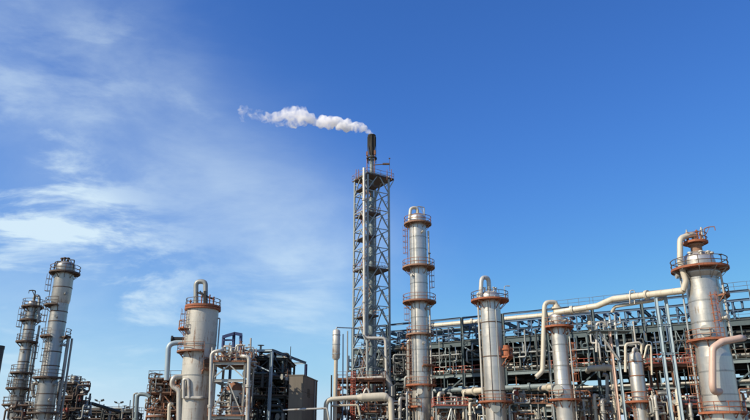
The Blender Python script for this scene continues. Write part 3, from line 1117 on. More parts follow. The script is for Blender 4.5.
# air coolers hung under the top deck
def air_cooler():
    s_ = ss[0] + BAY / 2
    o = thing('air_cooler', 'dark finned air cooler box hung under the top deck of the pipe rack', 'air cooler', rk(s_, 0, 12.6), 'air coolers in the bays of the pipe rack')
    b_ = MB().quadbox(rk(s_, 7.9, 15.75), ES * 3.1, EN * 6.9, Z1 * .65)
    for k in range(8):
        b_.quadbox(rk(s_ - 2.8 + .8 * k, .96, 15.75), ES * .05, EN * .05, Z1 * .64)
    b_.build('plenum', 'duct_metal', o)
    for k in range(2):
        c_ = rk(s_, 3.6 + 7 * k, 0)
        b2 = MB().lathe((c_.x, c_.y), [(1.9, 14.3), (2.15, 14.5), (2.15, 15.08), (2.05, 15.08), (2.05, 14.6)], 24)
        f_ = b2.build('fan_ring', 'duct_metal', o)
        b2 = MB().cyl(c_ + Z1 * 13.6, c_ + Z1 * 14.9, .22, n=10)
        for q in range(4):
            d_ = adir(q * math.pi / 2 + .4)
            b2.quadbox(c_ + Z1 * 14.6 + d_ * 1.0, d_ * .9, d_.cross(Z1) * .16, Z1 * .02)
        b2.build('fan', 'dark_steel', f_)
    for k in range(2):
        MB().quadbox(rk(s_, .75 + .1 * k, 16.15 - k * .85), ES * 3.0, EN * .16, Z1 * .2).build('header_box', 'dark_steel', o)
    return o


ac = air_cooler()
for k in range(1, len(ss) - 1):
    o = copy_tree(ac)
    o.location = rk(ss[k] + BAY / 2, 0, 12.6)

# gooseneck loops above the deck
def gooseneck(kind):
    p = rk(0, 1.5, 17.7)
    if kind == 0:
        pts = [p, p + Z1 * 2.75, p - ES * 1.15 + Z1 * 2.75, p - ES * 1.15 + Z1 * 1.25, p - ES * .1 + Z1 * 1.25 - EN * .1, p + ES * .2 + Z1 * 1.25 + EN * .9]
    elif kind == 1:
        pts = [p + EN * 2 + Z1 * 1.0, p + Z1 * 1.0, p - ES * .95 + Z1 * 1.0, p - ES * .95 + Z1 * 2.6, p - ES * .95 + EN * 1.8 + Z1 * 2.6]
    else:
        pts = [p, p + Z1 * .9, p - ES * 1.2 + Z1 * .9, p - ES * 1.2 + Z1 * 2.2]
    o = thing('gooseneck_pipe', ['dark blue looped pipe bend standing on the rack top deck',
                                 'dark blue pipe bend hooked upward on the rack top deck',
                                 'short dark blue stepped pipe bend on the rack top deck'][kind], 'pipe', p, 'pipe bends along the rack top deck')
    MB().tube(pts, .16, 10, .36).build('pipe_run', 'blue_steel', o)
    q, w_ = pts[0], (pts[1] - pts[0]).normalized()
    MB().cyl(q + w_ * .35, q + w_ * .5, .3, n=12).build('flange', 'blue_steel', o)
    q = pts[-1]
    w_ = (pts[-1] - pts[-2]).normalized()
    MB().cyl(q - w_ * .1, q + w_ * .06, .3, n=12).build('flange', 'blue_steel', o)
    return o


protos = [gooseneck(k) for k in range(3)]
rnd = random.Random(11)
used = set()
for k in range(46):
    s_ = -12.5 + k * 1.66
    if rnd.random() < .08:
        continue
    kind = (0 if s_ < 8 else (1 if s_ < 34 else rnd.choice((1, 2, 2, 0)))) if rnd.random() > .15 else rnd.choice((0, 1, 2))
    o = protos[kind] if kind not in used else copy_tree(protos[kind])
    used.add(kind)
    o.location = rk(s_ + rnd.uniform(-.15, .15), 1.5 + rnd.uniform(-.1, .1), 17.7)
for kind in range(3):
    if kind not in used:
        protos[kind].location = rk(20, 5, 17.7)

# header pipes standing on the deck behind the loops
for t_, z, r_, m_, w in ((5.2, 18.05, .28, 'blue_steel', 'dark blue header pipe lying on the rack top deck behind the loops'),):
    pipe_thing(w, [rk(S0, t_, z), rk(S1, t_, z)], r_, m_, 'header_pipe')
pipe_thing('fat cream pipe on the rack top, ending beside the tallest tower',
           [rk(*((lambda q: (q[0], 2.4))(rs(428, 323, 2.4))), 21.0), rk(rs(480, 318, 2.4)[0], 2.4, 21.0), rk(22, 2.4, 21.0), rk(22, 2.4, 17.7)], .42, 'cream_pipe', 'rack_pipe', bend=1.0, n=16, flanges=((0, .1), (0, .85)), bands=1.7)
pipe_thing('slimmer grey pipe slung beneath the fat cream pipe on the rack top',
           [rk(54, 2.2, 19.9), rk(46, 2.2, 19.9), rk(40, 2.2, 19.9), rk(36, 2.2, 19.9)], .22, 'pale_green_steel', 'rack_pipe', radii=[.16, .36, .3, .12], n=14)

# long pipes through the levels
long_specs = [
    (1.0, 13.1, .22, 'grey_pipe'), (1.8, 13.0, .18, 'pale_pipe'), (2.6, 13.1, .28, 'grey_pipe'), (3.5, 13.05, .2, 'duct_metal'), (4.6, 13.2, .35, 'duct_metal'), (6.0, 13.1, .25, 'dark_steel'),
    (1.1, 7.3, .3, 'pale_pipe'), (2.2, 7.2, .22, 'grey_pipe'), (3.2, 7.25, .28, 'duct_metal'), (4.4, 7.3, .3, 'grey_pipe'), (6.4, 7.3, .3, 'duct_metal'),
    (1.4, 9.75, .2, 'pale_pipe'), (2.9, 9.7, .24, 'duct_metal'), (5.0, 9.8, .3, 'dark_steel'),
    (9.5, 7.4, .4, 'dark_steel'), (12, 7.4, .35, 'dark_steel'), (10.5, 9.9, .4, 'dark_steel'), (13.5, 9.8, .3, 'dark_steel')]
lvl = {13: 'upper', 7: 'lowest', 9: 'middle'}
cn = {'grey_pipe': 'grey', 'pale_pipe': 'pale', 'duct_metal': 'dull grey', 'dark_steel': 'blackened'}
for t_, z, r_, m_ in long_specs:
    wide = 'thin' if r_ < .21 else 'fat' if r_ > .29 else 'medium'
    pipe_thing(f"{wide} {cn[m_]} pipe running the length of the rack's {lvl[int(z)]} level" + (', in its rear row' if t_ > 8 else ', in its front row' if t_ < 1.6 else ''),
               [rk(S0 - .5, t_, z), rk(S1 + .5, t_, z)], r_, m_, 'rack_pipe', n=10, group='pipes lying along the pipe rack')

# shell-and-tube exchangers stacked inside the rack
def exchanger(label, c0, axis, length, r, m, zbase, group=None, name='heat_exchanger'):
    o = thing(name, label, 'heat exchanger', (c0.x, c0.y, zbase), group)
    a = axis.normalized()
    p, q = c0 - a * length / 2, c0 + a * length / 2
    MB().cyl(p, q, r, n=22).build('shell', m, o)
    for e_, s_ in ((p, -1), (q, 1)):
        b_ = MB()
        b_.cyl(e_, e_ + a * s_ * .14, r * 1.18, n=22)
        b_.cyl(e_ + a * s_ * .16, e_ + a * s_ * .3, r * 1.18, n=22)
        b_.tube([e_ + a * s_ * .3, e_ + a * s_ * .6, e_ + a * s_ * .85, e_ + a * s_ * .95], r, 18, radii=[r, r * .92, r * .6, r * .1])
        b_.build('channel_head', m, o)
    for f in (-.28, .28):
        x = c0 + a * length * f
        n_ = a.cross(Z1).normalized()
        MB().quadbox(V((x.x, x.y, (zbase + c0.z - r * .6) / 2)), a * .12, n_ * r * .8, Z1 * ((c0.z - r * .6 - zbase) / 2)).build('saddle', 'concrete' if zbase < 1 else 'green_steel', o)
        MB().cyl(x + Z1 * r * .9, x + Z1 * (r + .5), .18, n=10).cyl(x + Z1 * (r + .42), x + Z1 * (r + .52), .3, n=12).build('nozzle', m, o)
    return o


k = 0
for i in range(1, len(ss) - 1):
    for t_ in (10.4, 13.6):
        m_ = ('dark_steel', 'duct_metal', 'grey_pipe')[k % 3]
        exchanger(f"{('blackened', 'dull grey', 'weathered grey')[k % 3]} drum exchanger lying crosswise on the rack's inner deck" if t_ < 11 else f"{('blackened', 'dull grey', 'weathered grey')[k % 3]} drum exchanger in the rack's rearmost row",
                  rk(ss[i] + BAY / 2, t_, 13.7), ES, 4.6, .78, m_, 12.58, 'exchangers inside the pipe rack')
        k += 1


# ------------------------------------------------------------------ clutter of small pipes
def small_pipe(label, pts, r, m, group, valve=False, mv='brown_rust'):
    o = pipe_thing(label, pts, r, m, 'small_pipe', group, flanges=((0, .5),) if valve else (), n=8)
    if valve:
        a, b_ = V(pts[0]), V(pts[1])
        d = (b_ - a).normalized()
        p = a + (b_ - a) * .5
        x = V((-1, -1, 0)).normalized() if abs(d.z) > .6 else Z1
        bb = MB().cyl(p - d * r * 2.2, p + d * r * 2.2, r * 1.45, n=10).cyl(p, p + x * r * 4.2, r * .7, n=8)
        bb.build('valve', mv, o)
        w_ = p + x * r * 4.2
        MB().cyl(w_, w_ + x * .06, r * 2.2, n=14).build('handwheel', mv, o)
    return o


REST = []                                     # the many more pipes too small to pick apart


def tangle(n, corner, du, dv, mats, rr, labels, group, seed, seg=(.7, 3.2), valves=.25, vert=.45, keep=10):
    """n routed pipes inside the box corner + du + dv + height range"""
    rnd = random.Random(seed)
    (zmin, zmax) = corner[1]
    c0 = corner[0]
    u, v_ = du.normalized(), dv.normalized()
    lu, lv = du.length, dv.length
    made = []
    for i in range(n):
        a, b_, z = rnd.uniform(0, lu), rnd.uniform(0, lv), rnd.uniform(zmin, zmax)
        pts = [(a, b_, z)]
        last = None
        for k in range(rnd.randint(2, 5)):
            ax = 2 if rnd.random() < vert else rnd.choice((0, 0, 1))
            if ax == last:
                ax = (ax + rnd.choice((1, 2))) % 3
            d = rnd.uniform(*seg) * rnd.choice((-1, 1))
            q = list(pts[-1])
            lim = ((0, lu), (0, lv), (zmin, zmax))[ax]
            if not lim[0] <= q[ax] + d <= lim[1]:
                d = -d
            q[ax] = min(max(q[ax] + d, lim[0]), lim[1])
            if abs(q[ax] - pts[-1][ax]) > .35:
                pts.append(tuple(q))
                last = ax
        if len(pts) < 2:
            continue
        w = [c0 + u * p[0] + v_ * p[1] + Z1 * p[2] for p in pts]
        k = rnd.randrange(len(mats))
        r = rnd.uniform(*rr)
        made.append((-r * sum((w[q + 1] - w[q]).length for q in range(len(w) - 1)), k, w, r, rnd.random() < valves, rnd.choice(('brown_rust', 'grey_pipe', 'red_paint', 'pale_pipe'))))
    made.sort(key=lambda x: x[0])
    for j, (_, k, w, r, vv, mv) in enumerate(made):
        if j < keep:
            small_pipe(labels[k], w, r, mats[k], group, vv, mv)
        else:
            REST.append((w, r, mats[k], vv, mv))


# inside the rack
tangle(110, (rk(-10, 1.0, 0), (3.5, 11.8)), ES * 76, EN * 6, ['dark_steel', 'duct_metal', 'grey_pipe', 'pale_pipe'], (.08, .24),
       ['blackened bent pipe among the pipework low in the rack', 'dull grey bent pipe among the pipework low in the rack', 'weathered grey bent pipe among the pipework low in the rack', 'pale bent pipe among the pipework low in the rack'],
       'bent pipes low in the pipe rack', 21, (1.0, 4.5), keep=34)
tangle(60, (rk(-8, 1.2, 0), (12.9, 14.3)), ES * 74, EN * 5, ['dark_steel', 'duct_metal', 'grey_pipe'], (.07, .16),
       ['blackened bent pipe under the air coolers', 'dull grey bent pipe under the air coolers', 'weathered grey bent pipe under the air coolers'],
       'bent pipes under the air coolers', 22, (.6, 2.5), keep=10)
tangle(60, (rk(-10, 9, 0), (4.0, 12.0)), ES * 76, EN * 6.5, ['dark_steel', 'duct_metal'], (.15, .4),
       ['fat blackened bent pipe deep inside the rack', 'fat dull grey bent pipe deep inside the rack'],
       'fat pipes deep inside the pipe rack', 23, (1.5, 6), keep=10)
# in front of the rack
tangle(75, (rk(-4, -6.5, 0), (3.2, 8.2)), ES * 66, EN * 6, ['pale_pipe', 'grey_pipe', 'galvanised', 'brown_rust', 'cream_pipe'], (.06, .15),
       ['pale small pipe with bends at the foot of the rack', 'grey small pipe with bends at the foot of the rack', 'galvanised small pipe with bends at the foot of the rack', 'rusty small pipe with bends at the foot of the rack', 'cream small pipe with bends at the foot of the rack'],
       'small pipes in front of the pipe rack', 24, (.5, 2.6), .45, .55, keep=34)
# small steel racks of drums low down, dark, behind everything
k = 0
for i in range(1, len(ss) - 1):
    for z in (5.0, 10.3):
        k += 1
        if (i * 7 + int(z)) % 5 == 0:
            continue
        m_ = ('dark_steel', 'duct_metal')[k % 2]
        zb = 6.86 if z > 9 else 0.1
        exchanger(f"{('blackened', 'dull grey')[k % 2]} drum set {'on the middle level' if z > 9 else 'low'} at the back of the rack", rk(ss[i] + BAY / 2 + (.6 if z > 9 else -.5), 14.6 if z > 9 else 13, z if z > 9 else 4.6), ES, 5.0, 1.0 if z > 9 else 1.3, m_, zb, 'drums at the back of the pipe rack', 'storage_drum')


# ------------------------------------------------------------------ steel frames
def frame(label, x0, x1, y0, y1, levels, m, mdeck, mrail, nx=1, ny=1, decks=None, brace=True, ps=.25, rails=None, name='steel_frame', cat='steel frame', bs=None):
    o = thing(name, label, cat, (x0, y0, 0))
    top = max(levels)
    xs = [x0 + (x1 - x0) * i / nx for i in range(nx + 1)]
    ys = [y0 + (y1 - y0) * i / ny for i in range(ny + 1)]
    for x in xs:
        for y in ys:
            MB().ibeam((x, y, 0), (x, y, top - bs / 2 if bs else top), ps, ps).build('post', m, o)
    bs = bs or .3
    for z in levels:
        for y in ys:
            for i in range(nx):
                MB().ibeam((xs[i] + ps / 2, y, z - bs / 2), (xs[i + 1] - ps / 2, y, z - bs / 2), .2, bs).build('beam', m, o)
        for x in xs:
            for i in range(ny):
                MB().ibeam((x, ys[i] + ps / 2, z - bs / 2), (x, ys[i + 1] - ps / 2, z - bs / 2), .2, bs).build('beam', m, o)
        if decks is None or z in decks:
            d = MB().box(((x0 + x1) / 2, (y0 + y1) / 2, z + .03), (x1 - x0 + .6, y1 - y0 + .6, .05)).build('deck', mdeck, o)
            if rails is None or z in rails:
                bb = MB()
                cs = [V((a, b_, z + .055)) for a, b_ in ((x0 - .27, y0 - .27), (x1 + .27, y0 - .27), (x1 + .27, y1 + .27), (x0 - .27, y1 + .27))]
                for i in range(4):
                    p, q = cs[i], cs[(i + 1) % 4]
                    nn = max(2, int((q - p).length / 1.3))
                    for j in range(nn):
                        w_ = p + (q - p) * j / nn
                        bb.bar(w_, w_ + Z1 * 1.1, .05)
                    for hh in (.55, 1.1):
                        bb.bar(p + Z1 * hh, q + Z1 * hh, .05)
                    bb.bar(p + Z1 * .07, q + Z1 * .07, .02, .14)
                bb.build('railing', mrail, d)
    if brace:
        zs = [0] + sorted(levels)
        for k in range(len(zs) - 1):
            if k % 2 == 0 or brace == 'all':
                mid = (x0 + x1) / 2
                for sx in (x0, x1):
                    MB().bar((sx, y0 - .02, zs[k] + .1), (mid, y0 - .02, zs[k + 1] - bs), .14).build('brace', m, o)
    return o


def X(px, py, Y):
    return P(px, py, Y).x


def relief_valve(label, p, h, m, group, lean=1):
    o = thing('relief_valve', label, 'valve', p, group)
    MB().cyl(p, p + Z1 * h * .5, .13, n=10).build('inlet', m, o)
    bb = MB().cyl(p + Z1 * h * .5, p + Z1 * h * .56, .3, n=12).cyl(p + Z1 * h * .56, p + Z1 * h * .75, .24, .16, n=12).cyl(p + Z1 * h * .75, p + Z1 * h, .11, n=10)
    bb.build('bonnet', m, o)
    q = p + Z1 * h * .64
    MB().tube([q, q + V((lean * .7, 0, 0)), q + V((lean * .7, 0, .9))], .12, 8, .25).build('outlet', m, o)
    return o


# --- portal structure beside the short fat column
Ya = 90
za, zb_, zc_ = Zat(362, Ya), Zat(379, Ya), Zat(416, Ya)
frame('braced portal frame holding a white drum beside the short fat column', X(214, 362, Ya), X(245.5, 362, Ya), Ya, Ya + 6, [za, zb_, zc_], 'pale_pipe', 'brown_rust', 'brown_rust', decks=[za, zc_], rails=[za, zc_], brace='all', bs=.35)
pipe_thing('white portal pipe bending over the frame beside the short fat column', [P(209.5, 430, 89), P(211.5, 352, 89), P(222, 350, 89), P(222, 352, 93)], .22, 'white_paint', 'process_pipe', bend=.7, flanges=((0, .3),))
pipe_thing('white vertical pipe along the portal frame, far side from the fat column', [P(247, 430, 89), P(249, 357, 89), P(243, 356, 89), P(240, 356, 93)], .24, 'white_paint', 'process_pipe', bend=.6, flanges=((0, .6),))
pipe_thing('thin white vent pipe rising above the portal frame deck', [P(250.5, 362, 91), P(250.8, 338, 91)], .13, 'white_paint', 'vent_pipe', flanges=((0, .5),))
# white drum with conical skirt inside
c_ = P(234, 400, 92.5)
o = thing('process_drum', 'white upright drum with rusty top standing in the portal frame', 'drum', (c_.x, c_.y, zc_ + .06))
r_ = M(15.5, 92.5, 10) / 2
zt_ = Zat(389, 92.5)
MB().lathe((c_.x, c_.y), [(r_ * .95, zc_ + .06), (r_ * .95, zc_ + .7), (r_, zc_ + .8), (r_, zt_)], 32).build('shell', 'white_paint', o)
MB().lathe((c_.x, c_.y), [(r_, zt_), (r_ * .93, zt_ + .35), (r_ * .7, zt_ + .7), (r_ * .35, zt_ + .88), (.05, zt_ + .92)], 32).build('head', 'brown_rust', o)
MB().cyl((c_.x, c_.y, zt_ + .8), (c_.x, c_.y, zb_ - .5), .16, n=10).cyl((c_.x, c_.y, zt_ + 1.0), (c_.x, c_.y, zt_ + 1.15), .32, n=12).build('nozzle', 'orange_rust', o)
MB().arcplate((c_.x, c_.y), r_ - .01, r_ + .06, zt_ - .2, zt_ + .02, 0, 360).build('band', 'brown_rust', o)
rnd = random.Random(5)
for i, (px_, hh, m_) in enumerate(((217, 1.7, 'pale_pipe'), (221, 2.2, 'galvanised'), (226, 1.6, 'pale_pipe'), (230.5, 2.3, 'white_paint'), (235, 1.8, 'galvanised'), (239, 1.5, 'pale_pipe'), (243, 2.1, 'white_paint'))):
    relief_valve({'pale_pipe': 'pale', 'galvanised': 'galvanised', 'white_paint': 'white'}[m_] + ' relief valve on the portal frame upper deck', V((X(px_, 362, Ya + 1.5), Ya + 1.2 + (i % 3) * 1.3, za + .06)), hh, m_, 'relief valves on the portal frame', 1 if i % 2 else -1)
exchanger('short pale drum lying on the portal frame upper deck', V((X(233, 360, 94), 94.5, za + 1.1)), V((1, 0, 0)), 2.6, .5, 'pale_pipe', za + .06, name='process_drum')
# navy lifting frame
o = thing('lifting_frame', 'dark navy lifting gantry above the portal frame', 'gantry', (X(232, 350, 94), 94, za + .06))
for px_, top_ in ((223.5, 337), (234, 334), (241, 334.5)):
    MB().bar(V((X(px_, 345, 94), 94, za + .06)), P(px_, top_, 94), .3).build('post', 'navy_steel', o)
MB().bar(P(222.5, 337, 93.7), P(235, 333.2, 93.7), .26, .4).build('beam', 'navy_steel', o)
MB().bar(P(234, 333.2, 93.7), P(242, 334.6, 93.7), .26, .4).build('beam', 'navy_steel', o)
MB().bar(P(223.5, 340, 93.9), P(234, 340, 93.9), .2).build('beam', 'navy_steel', o)
tangle(34, (V((X(214, 380, Ya), Ya + .5, 0)), (zc_ + .4, zb_)), V((4.2, 0, 0)), V((0, 5, 0)), ['grey_pipe', 'brown_rust', 'dark_steel', 'pale_pipe'], (.06, .14),
       ['grey small pipe inside the portal frame', 'rusty small pipe inside the portal frame', 'blackened small pipe inside the portal frame', 'pale small pipe inside the portal frame'], 'small pipes inside the portal frame', 31, (.5, 2.0), keep=16)

tangle(36, (V((X(213, 362, Ya), Ya + .3, 0)), (za + .2, za + 2.3)), V((5.4, 0, 0)), V((0, 5, 0)), ['pale_pipe', 'galvanised', 'brown_rust', 'white_paint'], (.05, .12),
       ['pale small pipe on the portal frame upper deck', 'galvanised small pipe on the portal frame upper deck', 'rusty small pipe on the portal frame upper deck', 'white small pipe on the portal frame upper deck'], 'small pipes on the portal frame upper deck', 37, (.4, 1.4), .5, keep=10)

# --- dark packed structure
Yb = 99
lv = [Zat(396, Yb), Zat(377, Yb), Zat(358, Yb)]
xa, xb = X(250, 370, Yb), X(286, 370, Yb)
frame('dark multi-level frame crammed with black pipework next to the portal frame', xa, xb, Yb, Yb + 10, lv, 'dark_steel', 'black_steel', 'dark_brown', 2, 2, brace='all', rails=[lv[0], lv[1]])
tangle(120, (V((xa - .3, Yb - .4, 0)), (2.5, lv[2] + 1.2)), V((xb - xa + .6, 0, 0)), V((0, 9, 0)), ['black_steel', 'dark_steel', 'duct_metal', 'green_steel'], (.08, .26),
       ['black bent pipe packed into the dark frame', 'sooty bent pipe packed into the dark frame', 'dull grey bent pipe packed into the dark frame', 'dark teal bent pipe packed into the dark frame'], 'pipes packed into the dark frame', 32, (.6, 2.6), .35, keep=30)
for i, (px_, py_, Y_, L_, r2) in enumerate(((262, 384, 104, 3.4, .8), (276, 404, 104, 4.2, .9), (258, 366, 104, 2.6, .65))):
    lz = [z for z in [0.1] + lv if z < Zat(py_, Y_) - r2]
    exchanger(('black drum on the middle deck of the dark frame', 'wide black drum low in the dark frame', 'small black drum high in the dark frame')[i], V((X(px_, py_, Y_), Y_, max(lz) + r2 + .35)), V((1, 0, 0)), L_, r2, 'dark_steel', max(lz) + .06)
# open blue frame receding towards the concrete block
pA, pB, pC = P(272, 350, 97), None, None
zA = pA.z
xC = X(306, 363, 113)
o = thing('steel_frame', 'open blue steel frame with bare beams next to the concrete block', 'steel frame', (pA.x, pA.y, 0))
ptsF = [V((pA.x, 97, 0)), V((pA.x + (xC - pA.x) * .5, 105, 0)), V((xC, 113, 0))]
ptsG = [p + V((-6.0, 1.5, 0)) for p in ptsF]
for i, p in enumerate(ptsF):
    MB().ibeam(p, p + Z1 * (zA - .2), .34, .34).build('post', 'pale_blue_steel' if i == 0 else 'navy_steel', o)
for i, p in enumerate(ptsG):
    MB().ibeam(p, p + Z1 * (zA - .2), .28, .28).build('post', 'blue_steel', o)
    MB().ibeam(p + Z1 * zA, ptsF[i] + Z1 * zA, .22, .3).build('beam', 'pale_blue_steel', o)
for row in (ptsF, ptsG):
    for i in range(2):
        for z in (zA, zA - 3.2) if row is ptsF else (zA,):
            MB().ibeam(row[i] + Z1 * z, row[i + 1] + Z1 * z, .24, .34).build('beam', 'blue_steel', o)
MB().bar(ptsF[0] + Z1 * (zA - 3), ptsG[0] + Z1 * (zA - .3), .14).build('brace', 'pale_blue_steel', o)
MB().bar(ptsF[1] + Z1 * (zA - 4), ptsF[0] + Z1 * (zA - .3), .12).build('brace', 'blue_steel', o)
p = ptsF[1] + Z1 * zA
pipe_thing('thin lightning rod standing on the open blue frame', [p + Z1 * .17, p + Z1 * 1.6], .05, 'dark_steel', 'lightning_rod', cat='rod')

# --- concrete block
yaw = math.atan2(1.2, 9.3)
bx0, bx1 = X(291, 378, 95), X(305, 378, 95)
zt_ = Zat(375.5, 95)
o = thing('concrete_building', 'plain windowless grey-brown concrete block with flat top', 'building', ((bx0 + bx1) / 2, 99.6, 0))
dx_, dy_ = V((math.cos(-yaw), math.sin(-yaw), 0)), V((math.sin(yaw), math.cos(yaw), 0))
W2, D2 = (bx1 - bx0) / 2, 4.6
cc = V(((bx0 + bx1) / 2, 95 + D2, 0)) + V((.35, 0, 0))
MB().quadbox(cc + Z1 * (zt_ / 2 - .05), dx_ * (W2 - .04), dy_ * (D2 - .04), Z1 * (zt_ / 2 - .05)).build('core', 'concrete', o)
nl = 5
for k in range(nl):
    h_ = zt_ / nl
    for side in range(4):
        for q in range(1 if side < 2 else 3):
            n_, u_, hw_, d_ = (dy_, dx_, W2, D2) if side < 2 else (dx_, dy_, D2, W2)
            sg = -1 if side % 2 == 0 else 1
            wid = hw_ * 2 / (1 if side < 2 else 3)
            cu = -hw_ + wid * (q + .5)
            MB().quadbox(cc + n_ * sg * d_ + u_ * cu + Z1 * (h_ * (k + .5)), u_ * (wid / 2 - .015), n_ * .045, Z1 * (h_ / 2 - .015)).build('concrete_panel', 'concrete', o)
MB().quadbox(cc + Z1 * (zt_ + .06), dx_ * (W2 + .1), dy_ * (D2 + .1), Z1 * .07).build('coping', 'concrete', o)
dpos = cc - dy_ * (D2 + .06) + dx_ * (W2 * .35)
d = MB().quadbox(dpos + Z1 * 2.2, dx_ * .5, dy_ * .03, Z1 * 2.2).build('door', 'dark_steel', o)
MB().quadbox(dpos - dy_ * .06 + Z1 * 2.0 + dx_ * .35, dx_ * .05, dy_ * .03, Z1 * .08).build('handle', 'galvanised', d)
for k in range(6):
    MB().quadbox(cc + dx_ * (W2 + .07) + dy_ * -1.2 + Z1 * (zt_ - 2.6 + k * .2), dx_ * .03, dy_ * .8, Z1 * .05).build('louvre_slat', 'dark_steel', o)
MB().cyl(cc + dx_ * (W2 + .12) + dy_ * 2.6, cc + dx_ * (W2 + .12) + dy_ * 2.6 + Z1 * (zt_ - .1), .06, n=8).build('downpipe', 'galvanised', o)
pipe_thing('thin white pipe running level past the concrete block towards the cream pipes', [P(283, 410, 93), P(306, 409, 93), P(327, 408, 93), P(330, 425, 93)], .12, 'white_paint', 'process_pipe', flanges=((0, .9),))

# --- rusty scaffold clutter on the other side of the fat column
Yc = 100
lv = [Zat(411, Yc), Zat(393, Yc), Zat(379, Yc)]
xa, xb = X(149, 395, Yc), X(178, 395, Yc)
frame('rusty open frame with plank decks left standing against the short fat column'.replace(' left', ''), xa, xb, Yc, Yc + 5, lv, 'brown_rust', 'brown_rust', 'dark_brown', 2, 1, brace='all', ps=.18, bs=.22)
tangle(95, (V((xa - .8, Yc - .6, 0)), (3.0, lv[2] + .8)), V((xb - xa + 1.2, 0, 0)), V((0, 5, 0)), ['brown_rust', 'grey_pipe', 'pale_pipe', 'dark_brown'], (.06, .15),
       ['rusty small pipe threaded through the rusty frame', 'grey small pipe threaded through the rusty frame', 'pale small pipe threaded through the rusty frame', 'dark brown small pipe threaded through the rusty frame'], 'small pipes in the rusty frame', 33, (.5, 2.0), .4, keep=18)
c_ = P(157.5, 417, 97.5)
o = thing('process_drum', 'low white drum with a rusty railing on top by the rusty frame', 'drum', (c_.x, c_.y, .1))
r_ = M(14, 97.5, 6) / 2
MB().lathe((c_.x, c_.y), [(r_, .1), (r_, c_.z), (r_ * .8, c_.z + .3), (.05, c_.z + .4)], 28).build('shell', 'white_paint', o)
platform(o, (c_.x, c_.y), c_.z + .1, r_ * .8, r_ + .5, 0, 360, 0, 'brown_rust', 'brown_rust', 1.0)
pipe_thing('grey-green gooseneck pipe curving over beside the rusty frame', [P(135.5, 430, 98), P(137.5, 393.5, 98), P(147, 394.5, 98), P(150, 397, 98)], .26, 'pale_green_steel', 'process_pipe', bend=.9, flanges=((0, .3),))
pipe_thing('slim grey gooseneck pipe behind the grey-green one', [P(132.5, 430, 106), P(134, 393.5, 106), P(138, 393, 106), P(138, 396, 106)], .13, 'grey_pipe', 'process_pipe', bend=.5)
pipe_thing('cream vertical pipe stub below the white column pipes', [P(168.5, 430, 95), P(169.2, 404, 95), P(172, 404, 96)], .22, 'cream_pipe', 'process_pipe', bend=.4)
pipe_thing('thin dark mast rising from the rusty frame', [P(150, 411, 99), P(151, 383, 99)], .08, 'dark_steel', 'mast_pole', cat='pole')

# --- vent silencer on its pipe
o = thing('vent_silencer', 'pale upright cylinder on a tall pipe beside the lattice mast', 'silencer', (X(336, 340, 100), 100, 0))
xk = X(336.3, 340, 100)
MB().cyl((xk, 100, 0), (xk, 100, Zat(357, 100)), .28, n=14).build('stem', 'cream_pipe', o)
z1_, z2_ = Zat(358, 100), Zat(331, 100)
MB().lathe((xk, 100), [(.28, z1_ - .3), (.55, z1_), (.55, z2_), (.4, z2_ + .2), (.1, z2_ + .25)], 28).build('body', 'white_paint', o)
for f in (.15, .5, .85):
    z = z1_ + (z2_ - z1_) * f
    MB().arcplate((xk, 100), .54, .59, z - .05, z + .05, 0, 360).build('band', 'galvanised', o)
MB().tube([V((xk, 100, z2_ + .2)), V((xk, 100, z2_ + .55)), P(352, 328, 104), P(356, 328, 109)], .09, 8, .3).build('pipe', 'galvanised', o)
for px_, py_, m_ in ((343, 334, 'blue_steel'), (347.5, 331, 'galvanised'), (331.5, 375, 'dark_steel')):
    pipe_thing({'blue_steel': 'slim blue standpipe between silencer and lattice mast', 'galvanised': 'slim galvanised standpipe between silencer and lattice mast', 'dark_steel': 'slim dark standpipe on the outer side of the silencer'}[m_],
               [P(px_ - .5, 430, 103), P(px_, py_, 103)], .1, m_, 'standpipe', flanges=((0, .5),))

# --- deck around the mast base
Yd = 104
lv = [Zat(379.5, Yd), Zat(412, Yd)]
xa, xb = X(338, 390, Yd), X(384, 390, Yd)
frame('rust-red steel deck on braced legs around the foot of the lattice mast', xa, xb, Yd, Yd + 4, lv, 'brown_rust', 'brown_rust', 'brown_rust', 3, 1, brace='all', ps=.24)
o = thing('access_ladder', 'caged rust-red ladder tower in front of the lattice mast deck', 'ladder', (X(353, 400, Yd - 1), Yd - 1, 0))
ladder(o, (X(353, 400, Yd - 1), Yd - 1), 0, 0, lv[0] + 1.1, 0, 'red_paint', True, .6, 0, .09)
pipe_thing('fat cream pipe with a swollen middle section in front of the mast deck',
           [P(325.5, 432, 97), P(326, 399.5, 97), P(345, 398, 97), P(357, 397.5, 97), P(362, 397.5, 97), P(384, 396.5, 97), P(391, 400, 97), P(392, 432, 97)], .4, 'cream_pipe', 'process_pipe', bend=1.0, n=18, radii=[.32, .32, .32, .36, .58, .58, .4, .38])
pipe_thing('fat grey pipe slanting down beneath the lattice mast', [P(383, 372, 106.5), P(386.5, 378, 106.5), P(391, 388, 106.5), P(391.5, 432, 106.5)], .5, 'pale_pipe', 'process_pipe', bend=.8, n=16, flanges=((2, .3),))
pipe_thing('white hairpin pipe standing under the mast deck', [P(360.5, 402, 99), P(365.5, 389, 99), P(368, 389, 99), P(372, 402, 99)], .15, 'white_paint', 'process_pipe', bend=.4)
pipe_thing('level cream pipe low under the mast deck', [P(331, 405.5, 99), P(358, 405, 99), P(362, 425, 99)], .16, 'cream_pipe', 'process_pipe', bend=.4)
